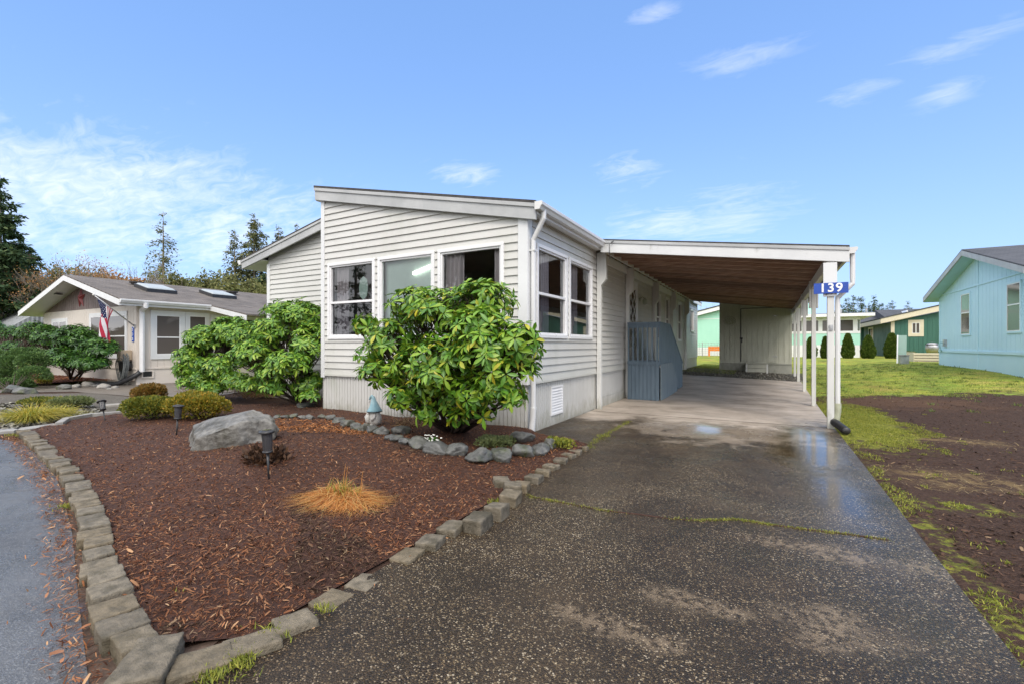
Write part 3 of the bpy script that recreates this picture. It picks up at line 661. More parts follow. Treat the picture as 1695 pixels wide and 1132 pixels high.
for i, (a, c) in enumerate(sr):
    f = window(W2, house, a, c, WZ0, WZ1, rail=2.16, label=['side window next to the front corner', 'narrower side window next to the carport'][i])
    curtain(W2, f, a+(c-a)*.35, a+(c-a)*.62, 1.5, 2.9, -.13, M['curtain']); curtain(W2, f, a+.03, a+.15, 1.5, 2.9, -.12, M['curtain'])
for i, (a, c, z0, z1) in enumerate(far_w):
    window(W2, house, a, c, z0, z1, rail=None if i == 3 else 2.25, glass=M['farglass'])
# dark room behind the windows
mb = MB(); x0, x1, y0, y1, z0, z1 = HL+.1, HX-.08, HY0+.5, HY0+4.2, .85, 3.3
for q in ([(x0,y0-.45,z0),(x1,y0-.45,z0),(x1,y1,z0),(x0,y1,z0)], [(x0,y0-.45,z1),(x1,y0-.45,z1),(x1,y1,z1),(x0,y1,z1)], [(x0,y1,z0),(x1,y1,z0),(x1,y1,z1),(x0,y1,z1)], [(x0,y0-.45,z0),(x0,y1,z0),(x0,y1,z1),(x0,y0-.45,z1)]):
    mb.add(q, [(0,1,2,3)])
mb.build('interior_room', M['darkroom'], house)
# back room lining so that far windows stay closed
# side door with a lattice storm window
mb = MB(); W2.frame(mb, door_o[0]-.06, door_o[1]+.06, door_o[2], door_o[3]+.06, .07, .0, .04); dr = mb.build('door', M['trim'], house)
mb = MB(); W2.bar(mb, door_o[0]+.01, door_o[1]-.01, door_o[2]+.01, door_o[3], -.01, .015); mb.build('door_leaf', M['vinyl'], dr)
mb = MB(); W2.bar(mb, door_o[0]+.12, door_o[1]-.12, 1.3, 2.82, .016, .02); mb.build('pane', M['farglass'], dr)
mb = MB(); a, c = door_o[0]+.12, door_o[1]-.12
for k in range(-3, 6):
    za, zc = 1.3 + k*.38, 1.3 + k*.38 + .76
    for (p, q, r, s) in ((a, za, c, zc), (a, zc, c, za)):
        lo, hi = (q, s)
        t0, t1 = 0, 1
        def zz(t): return q + (s-q)*t
        ts = [t for t in np.linspace(0, 1, 41) if 1.3 <= zz(t) <= 2.82]
        if len(ts) > 2: mb.beam(W2.p(a+(c-a)*ts[0], zz(ts[0]), .026), W2.p(a+(c-a)*ts[-1], zz(ts[-1]), .026), .022, .008, (1, 0, 0))
mb.build('lattice', M['vinyl'], dr)
mb = MB(); mb.lathe(W2.p(door_o[1]-.08, 1.95, .05), [(.0, -.03), (.025, -.02), (.03, 0), (.02, .025), (0, .03)], 12); mb.build('knob', M['metal'], dr, smooth=True)
# porch light
mb = MB(); p = W2.p(12.95-HY0, 2.62, 0); mb.box(p.x, p.x+.03, p.y-.05, p.y+.05, p.z-.06, p.z+.06); mb.tube([p+Vector((.03,0,.02)), p+Vector((.10,0,.06)), p+Vector((.16,0,.0))], .012, 8)
mb.lathe(p+Vector((.16,0,-.16)), [(.03,0), (.055,.02), (.065,.12), (.03,.17), (.01,.19)], 8); mb.build('porch_light', M['plaque'], house)

# roofs --------------------------------------------------------------
YF = 6.02
def zr(x): return ZE + .10 + SL*(HX - x)               # upper surface of the tall slope
xr0, xl0 = -2.98, -7.86
mb = MB(); th = .10
mb.prism([(xl0, YF, zr(xl0)), (xr0, YF, zr(xr0)), (xr0, YF, zr(xr0)-.045), (xl0, YF, zr(xl0)-.045)], (0, HYE+.3-YF, 0))
def zl(x): return 3.62 + SL*(x + 12.15)                # left wing slope
YW = 7.12
mb.prism([(-12.2, YW, zl(-12.2)), (HL+.01, YW, zl(HL)), (HL+.01, YW, zl(HL)-.045), (-12.2, YW, zl(-12.2)-.045)], (0, HYE+.3-YW, 0))
mb.build('roof', M['roofdark'], house)
mb = MB()                                               # barge boards
def barge(mb, xa, xb, za, zb, y, h, t=.04, top=-.047):
    mb.prism([(xa, y, za+top), (xb, y, zb+top), (xb, y, zb+top-h), (xa, y, za+top-h)], (0, t, 0))
barge(mb, xl0+.02, xr0, zr(xl0+.02), zr(xr0), YF+.01, .235)
mb.build('fascia', M['wfascia'], house, bevel=.004)
mb = MB(); barge(mb, xl0+.02, xr0, zr(xl0+.02), zr(xr0), YF-.012, .055, .022, -.046); mb.build('drip_strip', M['wfascia'], house)
mb = MB(); barge(mb, -12.18, HL, zl(-12.18), zl(HL), YW+.01, .22); mb.build('fascia', M['wfascia'], house, bevel=.004)
mb = MB(); barge(mb, -12.18, HL, zl(-12.18), zl(HL), YW-.012, .05, .022, -.046); mb.build('drip_strip', M['wfascia'], house)
mb = MB()                                               # soffits and eave boards
mb.box(HX+.03, xr0-.01, YF+.05, 9.2, 3.30, 3.33); mb.box(xr0-.03, xr0, YF+.05, HYE+.3, 3.27, 3.46)
mb.prism([(-12.15, YW+.05, zl(-12.15)-.25), (-11.36, YW+.05, zl(-11.36)-.25), (-11.36, YW+.05, zl(-11.36)-.27), (-12.15, YW+.05, zl(-12.15)-.27)], (0, 12, 0))
mb.box(HL-.14, HL-.005, YF+.05, 24.5, 4.20, 4.23); mb.box(HL-.01, HX, YF+.05, HY0, 3.36, 3.38) if 0 else None
mb.prism([(HL+.03, YF+.05, zr(HL)-.20), (HX, YF+.05, zr(HX)-.20), (HX, YF+.05, zr(HX)-.215), (HL+.03, YF+.05, zr(HL)-.215)], (0, HY0-YF-.05, 0))
mb.box(-12.19, -12.15, YW+.05, 24, zl(-12.2)-.25, zl(-12.2)-.05)
mb.build('soffit', M['trim'], house)
# gutters
def gutter(mb, x, y0, y1, z, sgn=1, w=.125, h=.115):
    prof = [(0, 0), (0, -h), (w*.62, -h), (w*.80, -h*.62), (w*.97, -h*.45), (w, -.01), (w-.012, 0), (w-.016, -.02), (w*.75, -h*.5), (w*.55, -h*.88), (.006, -h*.9), (.006, 0)]
    n = len(prof); vs = [(x + sgn*px, yy, z + pz) for yy in (y0, y1) for px, pz in prof]
    mb.add(vs, [(i, (i+1) % n, (i+1) % n + n, i+n) for i in range(n)])
    mb.add([(x + sgn*px, y0, z+pz) for px, pz in prof[:7]], [list(range(7))]); mb.add([(x + sgn*px, y1, z+pz) for px, pz in prof[:7]], [list(range(7))])
mb = MB(); gutter(mb, xr0+.002, YF-.03, 9.12, zr(xr0)-.03); g_ = mb.build('gutter', M['gutter'], house)
mb = MB(); gutter(mb, -12.195, YW-.02, 18, zl(-12.2)-.03, -1); mb.build('gutter', M['gutter'], house)
# downspout at the corner
mb = MB(); gx0 = xr0+.06
P = [(gx0, HY0+.05, 3.36), (gx0, HY0+.05, 3.22), (HX+.085, HY0+.06, 2.92), (HX+.085, HY0+.06, 2.8), (HX+.085, HY0+.06, .40)]
mb.tube(P, [.038, .038, .038, .038, .038], 10, flat=1.15)
dp = mb.build('downspout', M['gutter'], house, bevel=0)
mb = MB(); q = [(HX+.085, HY0+.06, .42)]; rd = [.042]
for k in range(26):
    t = k/25; q.append((HX+.085 - .02*t, HY0+.06-.03*t*t, .42 - .40*t)); rd.append(.044 if k % 2 else .052)
mb.tube(q, rd, 12); mb.build('corrugated_elbow', M['gutter'], dp, smooth=True)
mb = MB()
for z in (2.75, 1.4): mb.box(HX+.03, HX+.13, HY0+.015, HY0+.105, z, z+.025)
mb.build('strap', M['gutter'], dp)

# ------------------------------------------------------------------ carport
cp = thing('carport', (XD1, 9.0, 0), 'white wooden carport with brown open rafters and slim posts attached to the house', 'carport')
CY0, CY1 = 8.92, 22.0
def zc(x): return 3.50 - .136*(x - HX)                  # roof surface
xa, xb = xr0+.0, 1.10
mb = MB(); mb.prism([(xa, CY0, zc(xa)), (xb, CY0, zc(xb)), (xb, CY0, zc(xb)-.03), (xa, CY0, zc(xa)-.03)], (0, CY1-CY0, 0)); mb.build('roof', M['roofdark'], cp)
mb = MB(); barge(mb, xa+.02, xb, zc(xa+.02), zc(xb), CY0+.005, .235, .04, -.031); mb.build('fascia', M['fdirty'], cp, bevel=.004)
mb = MB(); barge(mb, xa+.02, xb, zc(xa+.02), zc(xb), CY0-.013, .05, .018, -.031); mb.build('drip_strip', M['wfascia'], cp)
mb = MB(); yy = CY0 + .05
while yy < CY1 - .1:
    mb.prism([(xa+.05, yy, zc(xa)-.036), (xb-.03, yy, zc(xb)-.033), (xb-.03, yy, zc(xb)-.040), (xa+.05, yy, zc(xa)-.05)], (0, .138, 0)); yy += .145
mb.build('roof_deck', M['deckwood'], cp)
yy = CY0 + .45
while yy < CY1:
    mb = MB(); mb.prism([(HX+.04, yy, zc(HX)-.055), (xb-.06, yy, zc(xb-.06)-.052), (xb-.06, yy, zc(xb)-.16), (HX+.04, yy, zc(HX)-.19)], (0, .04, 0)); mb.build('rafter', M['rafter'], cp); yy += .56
mb = MB(); zb_ = zc(.84)-.185; mb.box(.795, .885, CY0+.05, CY1, zb_-.19, zb_); mb.build('beam', M['post'], cp, bevel=.004)
mb = MB(); mb.box(HX+.03, HX+.07, 9.3, CY1, 3.12, 3.30); mb.build('ledger', M['trim'], cp)
mb = MB(); mb.box(xb-.02, xb+.0, CY0+.05, CY1, zc(xb)-.17, zc(xb)-.035); mb.build('fascia', M['wfascia'], cp)
mb = MB(); gutter(mb, xb+.001, CY0+.02, CY1, zc(xb)-.03, 1, .11, .10); mb.build('gutter', M['gutter'], cp)
PY = [9.0, 12.0, 15.05, 18.1, 20.6]
def post_with_head(mb, x, y, z0, z1, sgn, w=.09, head=True, hy=.6):
    mb.box(x-w/2, x+w/2, y-w/2, y+w/2, z0, z1)
    if head:                                            # chamfered knee blocks on both faces
        for s in ((-1, 1) if sgn == 0 else (sgn,)):
            y_ = y - w/2 - .001
            mb.prism([(x+s*w/2, y_+.005, z1), (x+s*(w/2+.10), y_+.005, z1), (x+s*(w/2+.10), y_+.005, z1-hy+.12), (x+s*w/2, y_+.005, z1-hy)], (0, w-.01, 0))
for i, y in enumerate(PY):
    mb = MB()
    mb.box(*((.812, .905) if i == 0 else (.80, .88)), y-.045, y+.045, float(H(.84, y))+.0, zb_-.001 if i else zb_-.001)
    p_ = mb.build('post', M['post'], cp, bevel=.004)
    if i:
        mb = MB(); mb.box(.755, .795, y-.045, y+.045, zb_-.62, zb_-.03); mb.box(.885, .925, y-.045, y+.045, zb_-.62, zb_-.03); mb.build('knee_block', M['post'], cp, bevel=.004)
mb = MB(); mb.box(.755, .94, 8.932, 8.953, 2.12, zc(.85)-.285); mb.build('knee_block', M['trim'], cp, bevel=.004)
for i, y in enumerate([9.30, 11.5, 14.5, 17.5, 20.6]):
    mb = MB(); z1 = 3.26; x = HX + .075
    z0 = .0 if i < 1 else (.95 if i in (1,) else float(H(HX, y)))
    z0 = float(H(HX, y))
    mb.box(HX+.03, HX+.12, y-.05, y+.05, z0, z1)
    mb.prism([(HX+.12, y-.05, z1), (HX+.23, y-.05, z1), (HX+.23, y-.05, z1-.55), (HX+.12, y-.05, z1-.68)], (0, .10, 0))
    mb.build('wall_post', M['post'], cp, bevel=.004)
# downspout at the front post with black corrugated outlet
mb = MB(); X_d = .965
mb.tube([(xb+.05, 9.02, zc(xb)-.12), (xb+.05, 9.02, 2.42), (xb+.05, 9.02, 2.32), (X_d-.01, 9.02, 2.10), (X_d-.01, 9.02, 2.0), (X_d-.01, 9.02, .34)], .037, 10)
dp = mb.build('downspout', M['gutter'], cp)
mb = MB(); mb.tube([(X_d-.01, 9.02, .42), (X_d-.01, 9.02, .30), (X_d-.03, 8.99, .18), (X_d-.05, 8.95, .10)], [.05,.05,.052,.05], 12); mb.build('elbow', M['plaque'], dp, smooth=True)
mb = MB(); q = []; rd = []
for k in range(30):
    t = k/29; q.append((X_d-.06+.10*t, 8.97-.52*t, .12-.055*t)); rd.append(.052 if k % 2 else .060)
mb.tube(q, rd, 14); mb.build('corrugated_outlet', M['black'], dp, smooth=True)
mb = MB(); mb.box(.835, .885, 8.935, 8.953, 1.58, 1.67); mb.box(.845, .875, 8.92, 8.94, 1.60, 1.65); mb.build('outlet_box', M['metal'], cp, bevel=.003)
mb = MB(); hx = onY(1012, 404, CY0)[0]; mb.tube([(hx, CY0-.01, 3.38), (hx+.03, CY0-.05, 3.36), (hx-.02, CY0-.07, 3.33), (hx-.03, CY0-.03, 3.26), (hx-.03, CY0+.0, 3.05)], .006, 6); mb.tube([(hx, CY0-.01, 3.38), (hx+.06, CY0-.05, 3.38)], .008, 6); mb.build('hook_wire', M['black'], cp)

# house number sign
sx0, sz0 = onY(1347, 486.5, 8.90); sx1, sz1 = onY(1404.5, 468, 8.90)
sg = thing('house_number_sign', ((sx0+sx1)/2, 8.90, 2.3), 'blue rectangular house number sign reading 139 on the front carport post', 'sign')
mb = MB(); mb.box(sx0, sx1, 8.895, 8.905, (sz0+sz1)/2-.085, (sz0+sz1)/2+.085); mb.build('plate', M['signblue'], sg, bevel=.002)
me = text_mesh('139', .19, .002); me.materials.append(M['white'])
me.transform(Matrix.Translation(((sx0+sx1)/2 - (sx0+sx1)/2, -.0075, (sz0+sz1)/2 - 2.3)) @ Matrix.Rotation(R(90), 4, 'X'))
link('digits', me, sg)
mb = MB(); mb.box(.79, .81, 8.906, 8.952, (sz0+sz1)/2-.1, (sz0+sz1)/2-.06); mb.tube([(.83, 8.905, sz0-.01), (.83, 8.94, sz0-.015), (.87, 8.94, sz0-.015), (.87, 8.905, sz0-.01)], .006, 6); mb.build('bracket', M['black'], sg)

# ------------------------------------------------------------------ porch
po = thing('porch_steps', (HX, 11.3, 0), 'blue-grey painted wooden porch with steps against the house wall under the carport', 'porch')
px1, px0, y0_, zf_ = -2.30, HX+.125, 11.3, .92
def hb(x, y): return float(H(x, y)) + .03
wF = Wall((px0, y0_), (1, 0), (0, -1), [], px1-px0, 0)
mb = MB(); wF.bar(mb, .0, px1-px0, .06, .93, -.03, 0); wF.boards(mb, .03, .88, .095, .008, .016); wF.bar(mb, 0, px1-px0+.0, .885, .96, .002, .035)
mb.build('front_panel', M['porch'], po)
wS = Wall((px1, y0_), (0, 1), (1, 0), [(-0.62, .92+.62*1.35)], 2.2, 0)
mb = MB(); wS.tops = [(0, .90), (-.64, .9+.64*1.42)]; wS.boards(mb, .04, .90, .11, .006, .018, k=.03); mb.build('side_skirt', M['porch2'], po)
wG = Wall((px1, y0_), (0, 1), (1, 0), [(0, 1.86), (-.53, 1.86+.53*1.3)], 3.3, 0)
mb = MB(); a = 0
while a < 3.25:
    bb = min(a+.11, 3.3); lo = .86 if a < 1.3 else max(.10 + .0, .86 - (a-1.3)*.62)
    q = wG.clip([(a+.004, lo), (bb-.004, lo), (bb-.004, 1.9), (a+.004, 1.9)])
    if q and len(q) > 2: mb.prism([wG.p(s, z, -.01) for s, z in q], (.022, 0, 0))
    a = bb
mb.build('guard_panel', M['porch'], po)
mb = MB(); mb.beam(wG.p(-.03, 1.88, -.02), wG.p(1.31, 1.88, -.02), .09, .035); mb.beam(wG.p(1.29, 1.885, -.02), wG.p(3.3, .82, -.02), .09, .035)
mb.beam(wF.p(-.0, 1.88, 0), wF.p(px1-px0+.04, 1.88, 0), .07, .035); mb.build('hand_rail', M['porch'], po)
mb = MB(); wF.bar(mb, 0, px1-px0, 1.76, 1.86, -.02, .012); wF.bar(mb, 0, px1-px0, .93, .99, -.05, -.022); mb.build('top_rail', M['porch'], po)
n_b = 7
for k in range(n_b):
    s = .03 + (px1-px0-.07)*k/(n_b-1)
    mb = MB(); wF.bar(mb, s-.018, s+.018, .86, 1.84, .013, .045)
    mb.build('baluster', M['porch'], po)
mb = MB(); mb.box(px0, px1-.03, y0_+.035, y0_+1.35, .86, .90); mb.build('landing', M['porch'], po)
for k in range(4):
    mb = MB(); mb.box(px0+.02, px1-.03, y0_+1.35+k*.27, y0_+1.62+k*.27, .70-k*.19, .74-k*.19); mb.box(px0+.02, px1-.03, y0_+1.60+k*.27, y0_+1.618+k*.27, .55-k*.19 if k < 3 else .05, .70-k*.19); mb.build('step', M['porch'], po)

# ------------------------------------------------------------------ shed
SY = 22.05; g0 = float(H(-1, SY))
sh = thing('storage_shed', (-.5, SY, g0), 'sage grey plywood storage shed with a wide door at the end of the carport', 'shed')
xs0, xs1 = -1.92, .80
ws = Wall((xs0, SY), (1, 0), (0, -1), [(-.136, zc(xs0)-.09)], xs1-xs0, g0)
dx0, _ = onY(1227, 550, SY); dx1, _ = onY(1284.5, 550, SY)
_, dz1 = onY(1255, 511, SY); _, dz0 = onY(1255, 598, SY)
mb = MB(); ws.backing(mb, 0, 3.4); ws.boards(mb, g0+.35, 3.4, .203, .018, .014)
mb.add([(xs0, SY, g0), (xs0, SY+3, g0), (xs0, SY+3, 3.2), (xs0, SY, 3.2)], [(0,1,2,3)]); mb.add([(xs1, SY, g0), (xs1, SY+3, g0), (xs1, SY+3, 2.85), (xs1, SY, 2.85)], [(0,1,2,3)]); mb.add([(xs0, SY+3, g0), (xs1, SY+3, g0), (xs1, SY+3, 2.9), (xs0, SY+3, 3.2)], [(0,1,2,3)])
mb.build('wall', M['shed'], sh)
mb = MB(); ws.bar(mb, 0, xs1-xs0, g0-.1, g0+.30, .0, .02); ws.bar(mb, 0, xs1-xs0, g0+.305, g0+.345, .0, .035); mb.build('base_board', M['shedlow'], sh)
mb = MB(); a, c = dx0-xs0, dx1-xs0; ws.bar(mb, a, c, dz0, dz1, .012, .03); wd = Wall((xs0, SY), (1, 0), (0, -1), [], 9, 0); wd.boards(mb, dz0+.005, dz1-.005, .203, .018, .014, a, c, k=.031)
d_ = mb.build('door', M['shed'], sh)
mb = MB(); ws.bar(mb, a-.035, a-.004, dz0-.02, dz1+.02, .004, .018); ws.bar(mb, a-.003, c+.03, dz1+.004, dz1+.03, .015, .022); mb.build('door_gap', M['black'], d_)
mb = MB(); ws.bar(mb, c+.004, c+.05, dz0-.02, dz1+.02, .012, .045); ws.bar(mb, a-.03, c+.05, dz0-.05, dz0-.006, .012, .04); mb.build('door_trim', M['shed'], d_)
mb = MB(); ws.bar(mb, a-.05, a+.06, 1.6, 1.66, .045, .07); ws.bar(mb, a+.01, a+.04, 1.45, 1.6, .045, .075); mb.build('latch', M['black'], d_)
for zz in (dz0+.2, dz1-.35):
    mb = MB(); ws.bar(mb, c-.12, c+.05, zz, zz+.035, .045, .055); mb.build('hinge', M['metal'], d_)
mb = MB(); mb.prism([(xs0-.1, SY+.02, zc(xs0-.1)-.0), (xs1+.15, SY+.02, zc(xs1+.15)), (xs1+.15, SY+.02, zc(xs1+.15)-.05), (xs0-.1, SY+.02, zc(xs0-.1)-.05)], (0, 3.2, 0)); mb.build('roof', M['roofdark'], sh)
# oval plaque
cxp, czp = onY(1208, 532, SY)
pl = thing('oval_plaque', (cxp, SY-.03, czp), 'oval cast wall plaque with raised pattern left of the shed door', 'plaque')
mb = MB(); q = [(cxp+.24*math.cos(t), SY-.014, czp+.19*math.sin(t)) for t in [2*math.pi*k/28 for k in range(28)]]; mb.prism(q, (0, -.02, 0)); mb.build('plate', M['plaque'], pl, bevel=.004)
mb = MB(); mb.tube([(cxp+.215*math.cos(t), SY-.036, czp+.165*math.sin(t)) for t in [2*math.pi*k/28 for k in range(29)]], .012, 6)
for k in range(14):
    t = k*2.4; r = .03+.009*k; mb.tube([(cxp+r*math.cos(t)*1.2, SY-.036, czp+r*math.sin(t)*.8), (cxp+r*math.cos(t)*1.2+.04*math.sin(t*3), SY-.036, czp+r*math.sin(t)*.8+.03)], .011, 5)
mb.build('raised_pattern', M['gnome'], pl)
# step box in front of the shed door
bx0, _ = onY(1236, 610, SY-.5); bx1, _ = onY(1270, 610, SY-.5)
gb = float(H(-.5, 21.5))
bs = thing('step_stool', ((bx0+bx1)/2, SY-.4, gb), 'low grey wooden two-board step standing in front of the shed door', 'step')
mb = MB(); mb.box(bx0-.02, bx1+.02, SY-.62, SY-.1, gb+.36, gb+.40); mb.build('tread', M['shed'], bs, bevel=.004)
for k in (0, 1):
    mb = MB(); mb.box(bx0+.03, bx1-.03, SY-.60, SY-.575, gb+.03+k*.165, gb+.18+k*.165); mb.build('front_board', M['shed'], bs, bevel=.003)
for x in (bx0, bx1):
    mb = MB(); mb.box(x-.03, x+.03, SY-.61, SY-.55, gb-.02, gb+.36); mb.box(x-.02, x+.02, SY-.2, SY-.14, gb-.02, gb+.36); mb.build('leg', M['post'], bs)
# ------------------------------------------------------------------ stones and blocks
def rock_mesh(name, seed, mat, sub=4, flat=.7, cuts=16, rough=.05):
    r = random.Random(seed); bm = bmesh.new(); bmesh.ops.create_icosphere(bm, subdivisions=sub, radius=1)
    pl = []
    for i in range(cuts):
        n = Vector((r.gauss(0,1), r.gauss(0,1), r.gauss(0,1))).normalized(); pl.append((n, r.uniform(.62, .95)))
    for v in bm.verts:
        d = v.co.normalized(); k = 1.05
        for n, h in pl:
            c = d.dot(n)
            if c > .05: k = min(k, h/c)
        k *= 1 + rough*noise.fractal(d*2.4 + Vector((seed, 0, 0)), 1, 2, 4) + rough*.35*noise.noise(d*11 + Vector((0, seed, 0)))
        v.co = d*k; v.co.z *= flat
    me = bpy.data.meshes.new(name); bm.to_mesh(me); bm.free(); me.materials.append(mat)
    me.polygons.foreach_set('use_smooth', [True]*len(me.polygons)); return me
def place(name, me, loc, scale, rz=0, tilt=(0, 0)):
    o = bpy.data.objects.new(name, me); COL.objects.link(o); o.location = loc; o.scale = scale; o.rotation_euler = (tilt[0], tilt[1], rz); WL[o.name] = Vector(loc); return o
ORD = ['first','second','third','fourth','fifth','sixth','seventh','eighth','ninth','tenth','eleventh','twelfth','thirteenth','fourteenth','fifteenth','sixteenth','seventeenth','eighteenth','nineteenth','twentieth']
TENS = ['', '', 'twenty', 'thirty', 'forty', 'fifty']
def ordn(i):
    if i < 20: return ORD[i]
    n = i + 1; t, u = divmod(n, 10)
    if u == 0: return {20:'twentieth',30:'thirtieth',40:'fortieth',50:'fiftieth'}[n]
    return TENS[t] + '-' + ORD[u-1]
# boulder: an irregular wedge with a light flat top and a cut face
bx, by = at(388, 748, .05)
me = rock_mesh('boulder', 8, M['boulder'], 6, 1, 13, .07)
zt = float(zbed(bx, by))
for v in me.vertices:                                   # slanted top, steep right end, long thin left end
    x, y, z = v.co
    top = .62 + .30*max(-.9, min(.7, x)) - .18*max(0, -y)
    if z > top*.8: z = top*.8 + (z - top*.8)*.12
    v.co = (x*1.0, y, z)
o = place('boulder', me, (bx-.12, by+.03, zt+.04), (.58, .40, .50), YAW+R(-4), (R(10), R(-3))); tag(o, 'large grey boulder with a slanting flat top lying in the bark bed', 'boulder')
# rocks round the planting bed
rk = [rock_mesh('rock', 20+i, M['rock'], 4, .72, 12, .10) for i in range(7)]
rpts = [(455,690,.10),(468,691,.10),(482,690,.11),(497,692,.10),(510,694,.12),(530,693,.10),(545,696,.12),(556,701,.13),(573,706,.17),(588,712,.15),(601,716,.16),(613,720,.14),(628,722,.16),(643,733,.10),(655,736,.13),(668,741,.13),(690,743,.19),(719,751,.20),(752,752,.21),(790,759,.22),(830,756,.20),(866,750,.21),(862,733,.22),(892,746,.17),(906,739,.15)]
for i, (px, py, wd_) in enumerate(rpts):
    x, y = at(px, py, .1); z = float(zbed(x, y)); s = wd_*random.uniform(.58, .70)*1.15
    o = place('border_rock', rk[i % 7], (x, y+.04, z+s*.32), (s*random.uniform(1.0, 1.25), s*random.uniform(.8, 1.0), s*random.uniform(.8, 1.05)), random.uniform(0, 6), (random.uniform(-.2, .2), random.uniform(-.2, .2)))
    tag(o, '%s dark rock from the boulder end of the rock border in front of the house' % ordn(i), 'rock', 'dark rocks edging the bed along the house')
x, y = at(664, 713, .15); o = place('mossy_rock', rk[2], (x, y, float(zbed(x, y))+.05), (.13, .11, .11), 1); tag(o, 'rounded green-grey rock right of the gnome behind the rock border', 'rock')
x, y = at(505, 668, .15); o = place('flat_rock', rk[4], (x, y, float(zbed(x, y))+.02), (.20, .15, .09), 1); tag(o, 'flat mossy rock at the foot of the leafy bush by the recessed wall', 'rock')
# edging blocks
def block_mesh(seed):
    r = random.Random(seed); bm = bmesh.new(); bmesh.ops.create_cube(bm, size=1)
    for v in bm.verts: v.co.x *= (.88 if v.co.y > 0 else 1)   # trapezoid wall block
    bmesh.ops.bevel(bm, geom=bm.edges[:], offset=.03, segments=1, affect='EDGES')
    bmesh.ops.subdivide_edges(bm, edges=[e for e in bm.edges if e.calc_length() > .2], cuts=7, use_grid_fill=True)
    bmesh.ops.triangulate(bm, faces=[f for f in bm.faces if len(f.verts) > 4])
    for v in bm.verts:
        n = noise.fractal(v.co*5 + Vector((seed*3., 0, 0)), 1, 2, 3); v.co += v.co.normalized()*n*.035
        n = noise.noise(v.co*1.5 + Vector((0, seed*3., 0))); v.co *= 1 + n*.05
    me = bpy.data.meshes.new('edging_block'); bm.to_mesh(me); bm.free(); me.materials.append(M['concrete']); me.polygons.foreach_set('use_smooth', [True]*len(me.polygons))
    return me
bk_ = [block_mesh(i) for i in range(6)]
def walk(pts, step):
    out = []; acc = 0; L = [math.dist(a, b) for a, b in zip(pts, pts[1:])]; tot = sum(L); n = max(1, int(tot/step)); 
    for k in range(n):
        d = (k+.5)*tot/n; i = 0
        while i < len(L)-1 and d > L[i]: d -= L[i]; i += 1
        t = d/L[i]; a, b = pts[i], pts[i+1]; out.append((a[0]+(b[0]-a[0])*t, a[1]+(b[1]-a[1])*t, math.atan2(b[1]-a[1], b[0]-a[0]), tot/n))
    return out
for i, (x, y, an, st) in enumerate(walk(curve, .205)):
    z = .024 + random.uniform(-.010, .014); k = min(max(i-3, 0)/30, 1)
    o = place('edging_block', bk_[i % 6], (x+random.uniform(-.012, .012), y+random.uniform(-.012, .012), z), (st*.95+random.uniform(-.02, .004), .155+random.uniform(-.02, .02), .105), an + math.pi + random.uniform(-.07, .07), (random.uniform(-.05, .05), random.uniform(-.05, .05)))
    tag(o, '%s concrete edging block from the front corner in the curved row along the street' % ordn(i), 'edging block', 'concrete edging blocks along the bark bed')
ebl = [((245,1083),.30,.09,0),((335,1087),.26,.055,-.1),((415,1060),.27,.05,.05),((487,1024),.22,.045,.1),((547,990),.22,.02,0),((603,962),.22,.012,.1),((675,916),.22,.03,0),((713,890),.21,.06,.15),((748,867),.25,.06,.1),((791,850),.26,.12,.05),((822,832),.20,.12,0),((845,812),.21,.12,.1),((848,797),.18,.13,.5),((830,790),.22,.10,.6),((862,797),.21,.09,.2),((884,785),.20,.08,.0),((898,776),.14,.07,.2),((912,768),.16,.06,-.2),((928,758),.17,.06,.1),((941,750),.16,.06,-.15),((952,743),.16,.07,.1),((963,737),.15,.07,.0)]
for i, ((px, py), w, h, r) in enumerate(ebl):
    z = h*.55; x, y = at(px, py, h)
    o = place('edging_block', bk_[(i*5+1) % 6], (x, y, h*.85 - .055), (.185+random.uniform(-.01, .02), w*.95, .13), R(90) + r*.8 + random.uniform(-.1, .1) + (-.75 if i == 0 else (-.35 if i == 1 else -.2 if i < 4 else 0)), (random.uniform(-.07, .07), random.uniform(-.07, .07)))
    if i >= 1: o.rotation_euler.z += R(90); o.scale = (w*.85, .15, .12)
    if i >= 1: o.rotation_euler.z = R(95) + r + (-.55 if i < 4 else 0)
    tag(o, '%s concrete edging block from the front corner in the row beside the driveway' % ordn(i), 'edging block', 'concrete edging blocks along the bark bed')
# grey edging board of the left garden
bp = [at(x, y, .04) for x, y in [(98,703),(110,695),(150,688),(212,683)]]
mb = MB()
for a, c in zip(bp, bp[1:]): mb.beam((*a, .045), (*c, .045), .10, .09)
tag(mb.build('garden_edging', M['timber'], loc=(*bp[0], 0), bevel=.006), 'long low grey kerb between the bark bed and the gravel garden', 'garden kerb')
bp = [at(x, y, .02) for x, y in [(-90,716),(0,714),(30,712),(98,703)]]; mb = MB()
for a, c in zip(bp, bp[1:]): mb.beam((*a, .02), (*c, .02), .28, .05)
tag(mb.build('garden_kerb', M['timber'], loc=(*bp[0], 0), bevel=.006), 'flat grey concrete kerb at the left edge beside the street', 'kerb')
bp = at(150, 670, .02), at(215, 668, .02); mb = MB(); mb.beam((*at(165, 672, .03), .03), (*at(200, 669.5, .03), .03), .25, .06); tag(mb.build('pale_stone_slab', M['rockpale'], loc=(*bp[0], 0), bevel=.01), 'pale stone slab behind the tilted path light', 'stone')
rp = [rock_mesh('rock', 60+i, M['rockpale'], 3, .6, 10, .08) for i in range(3)]
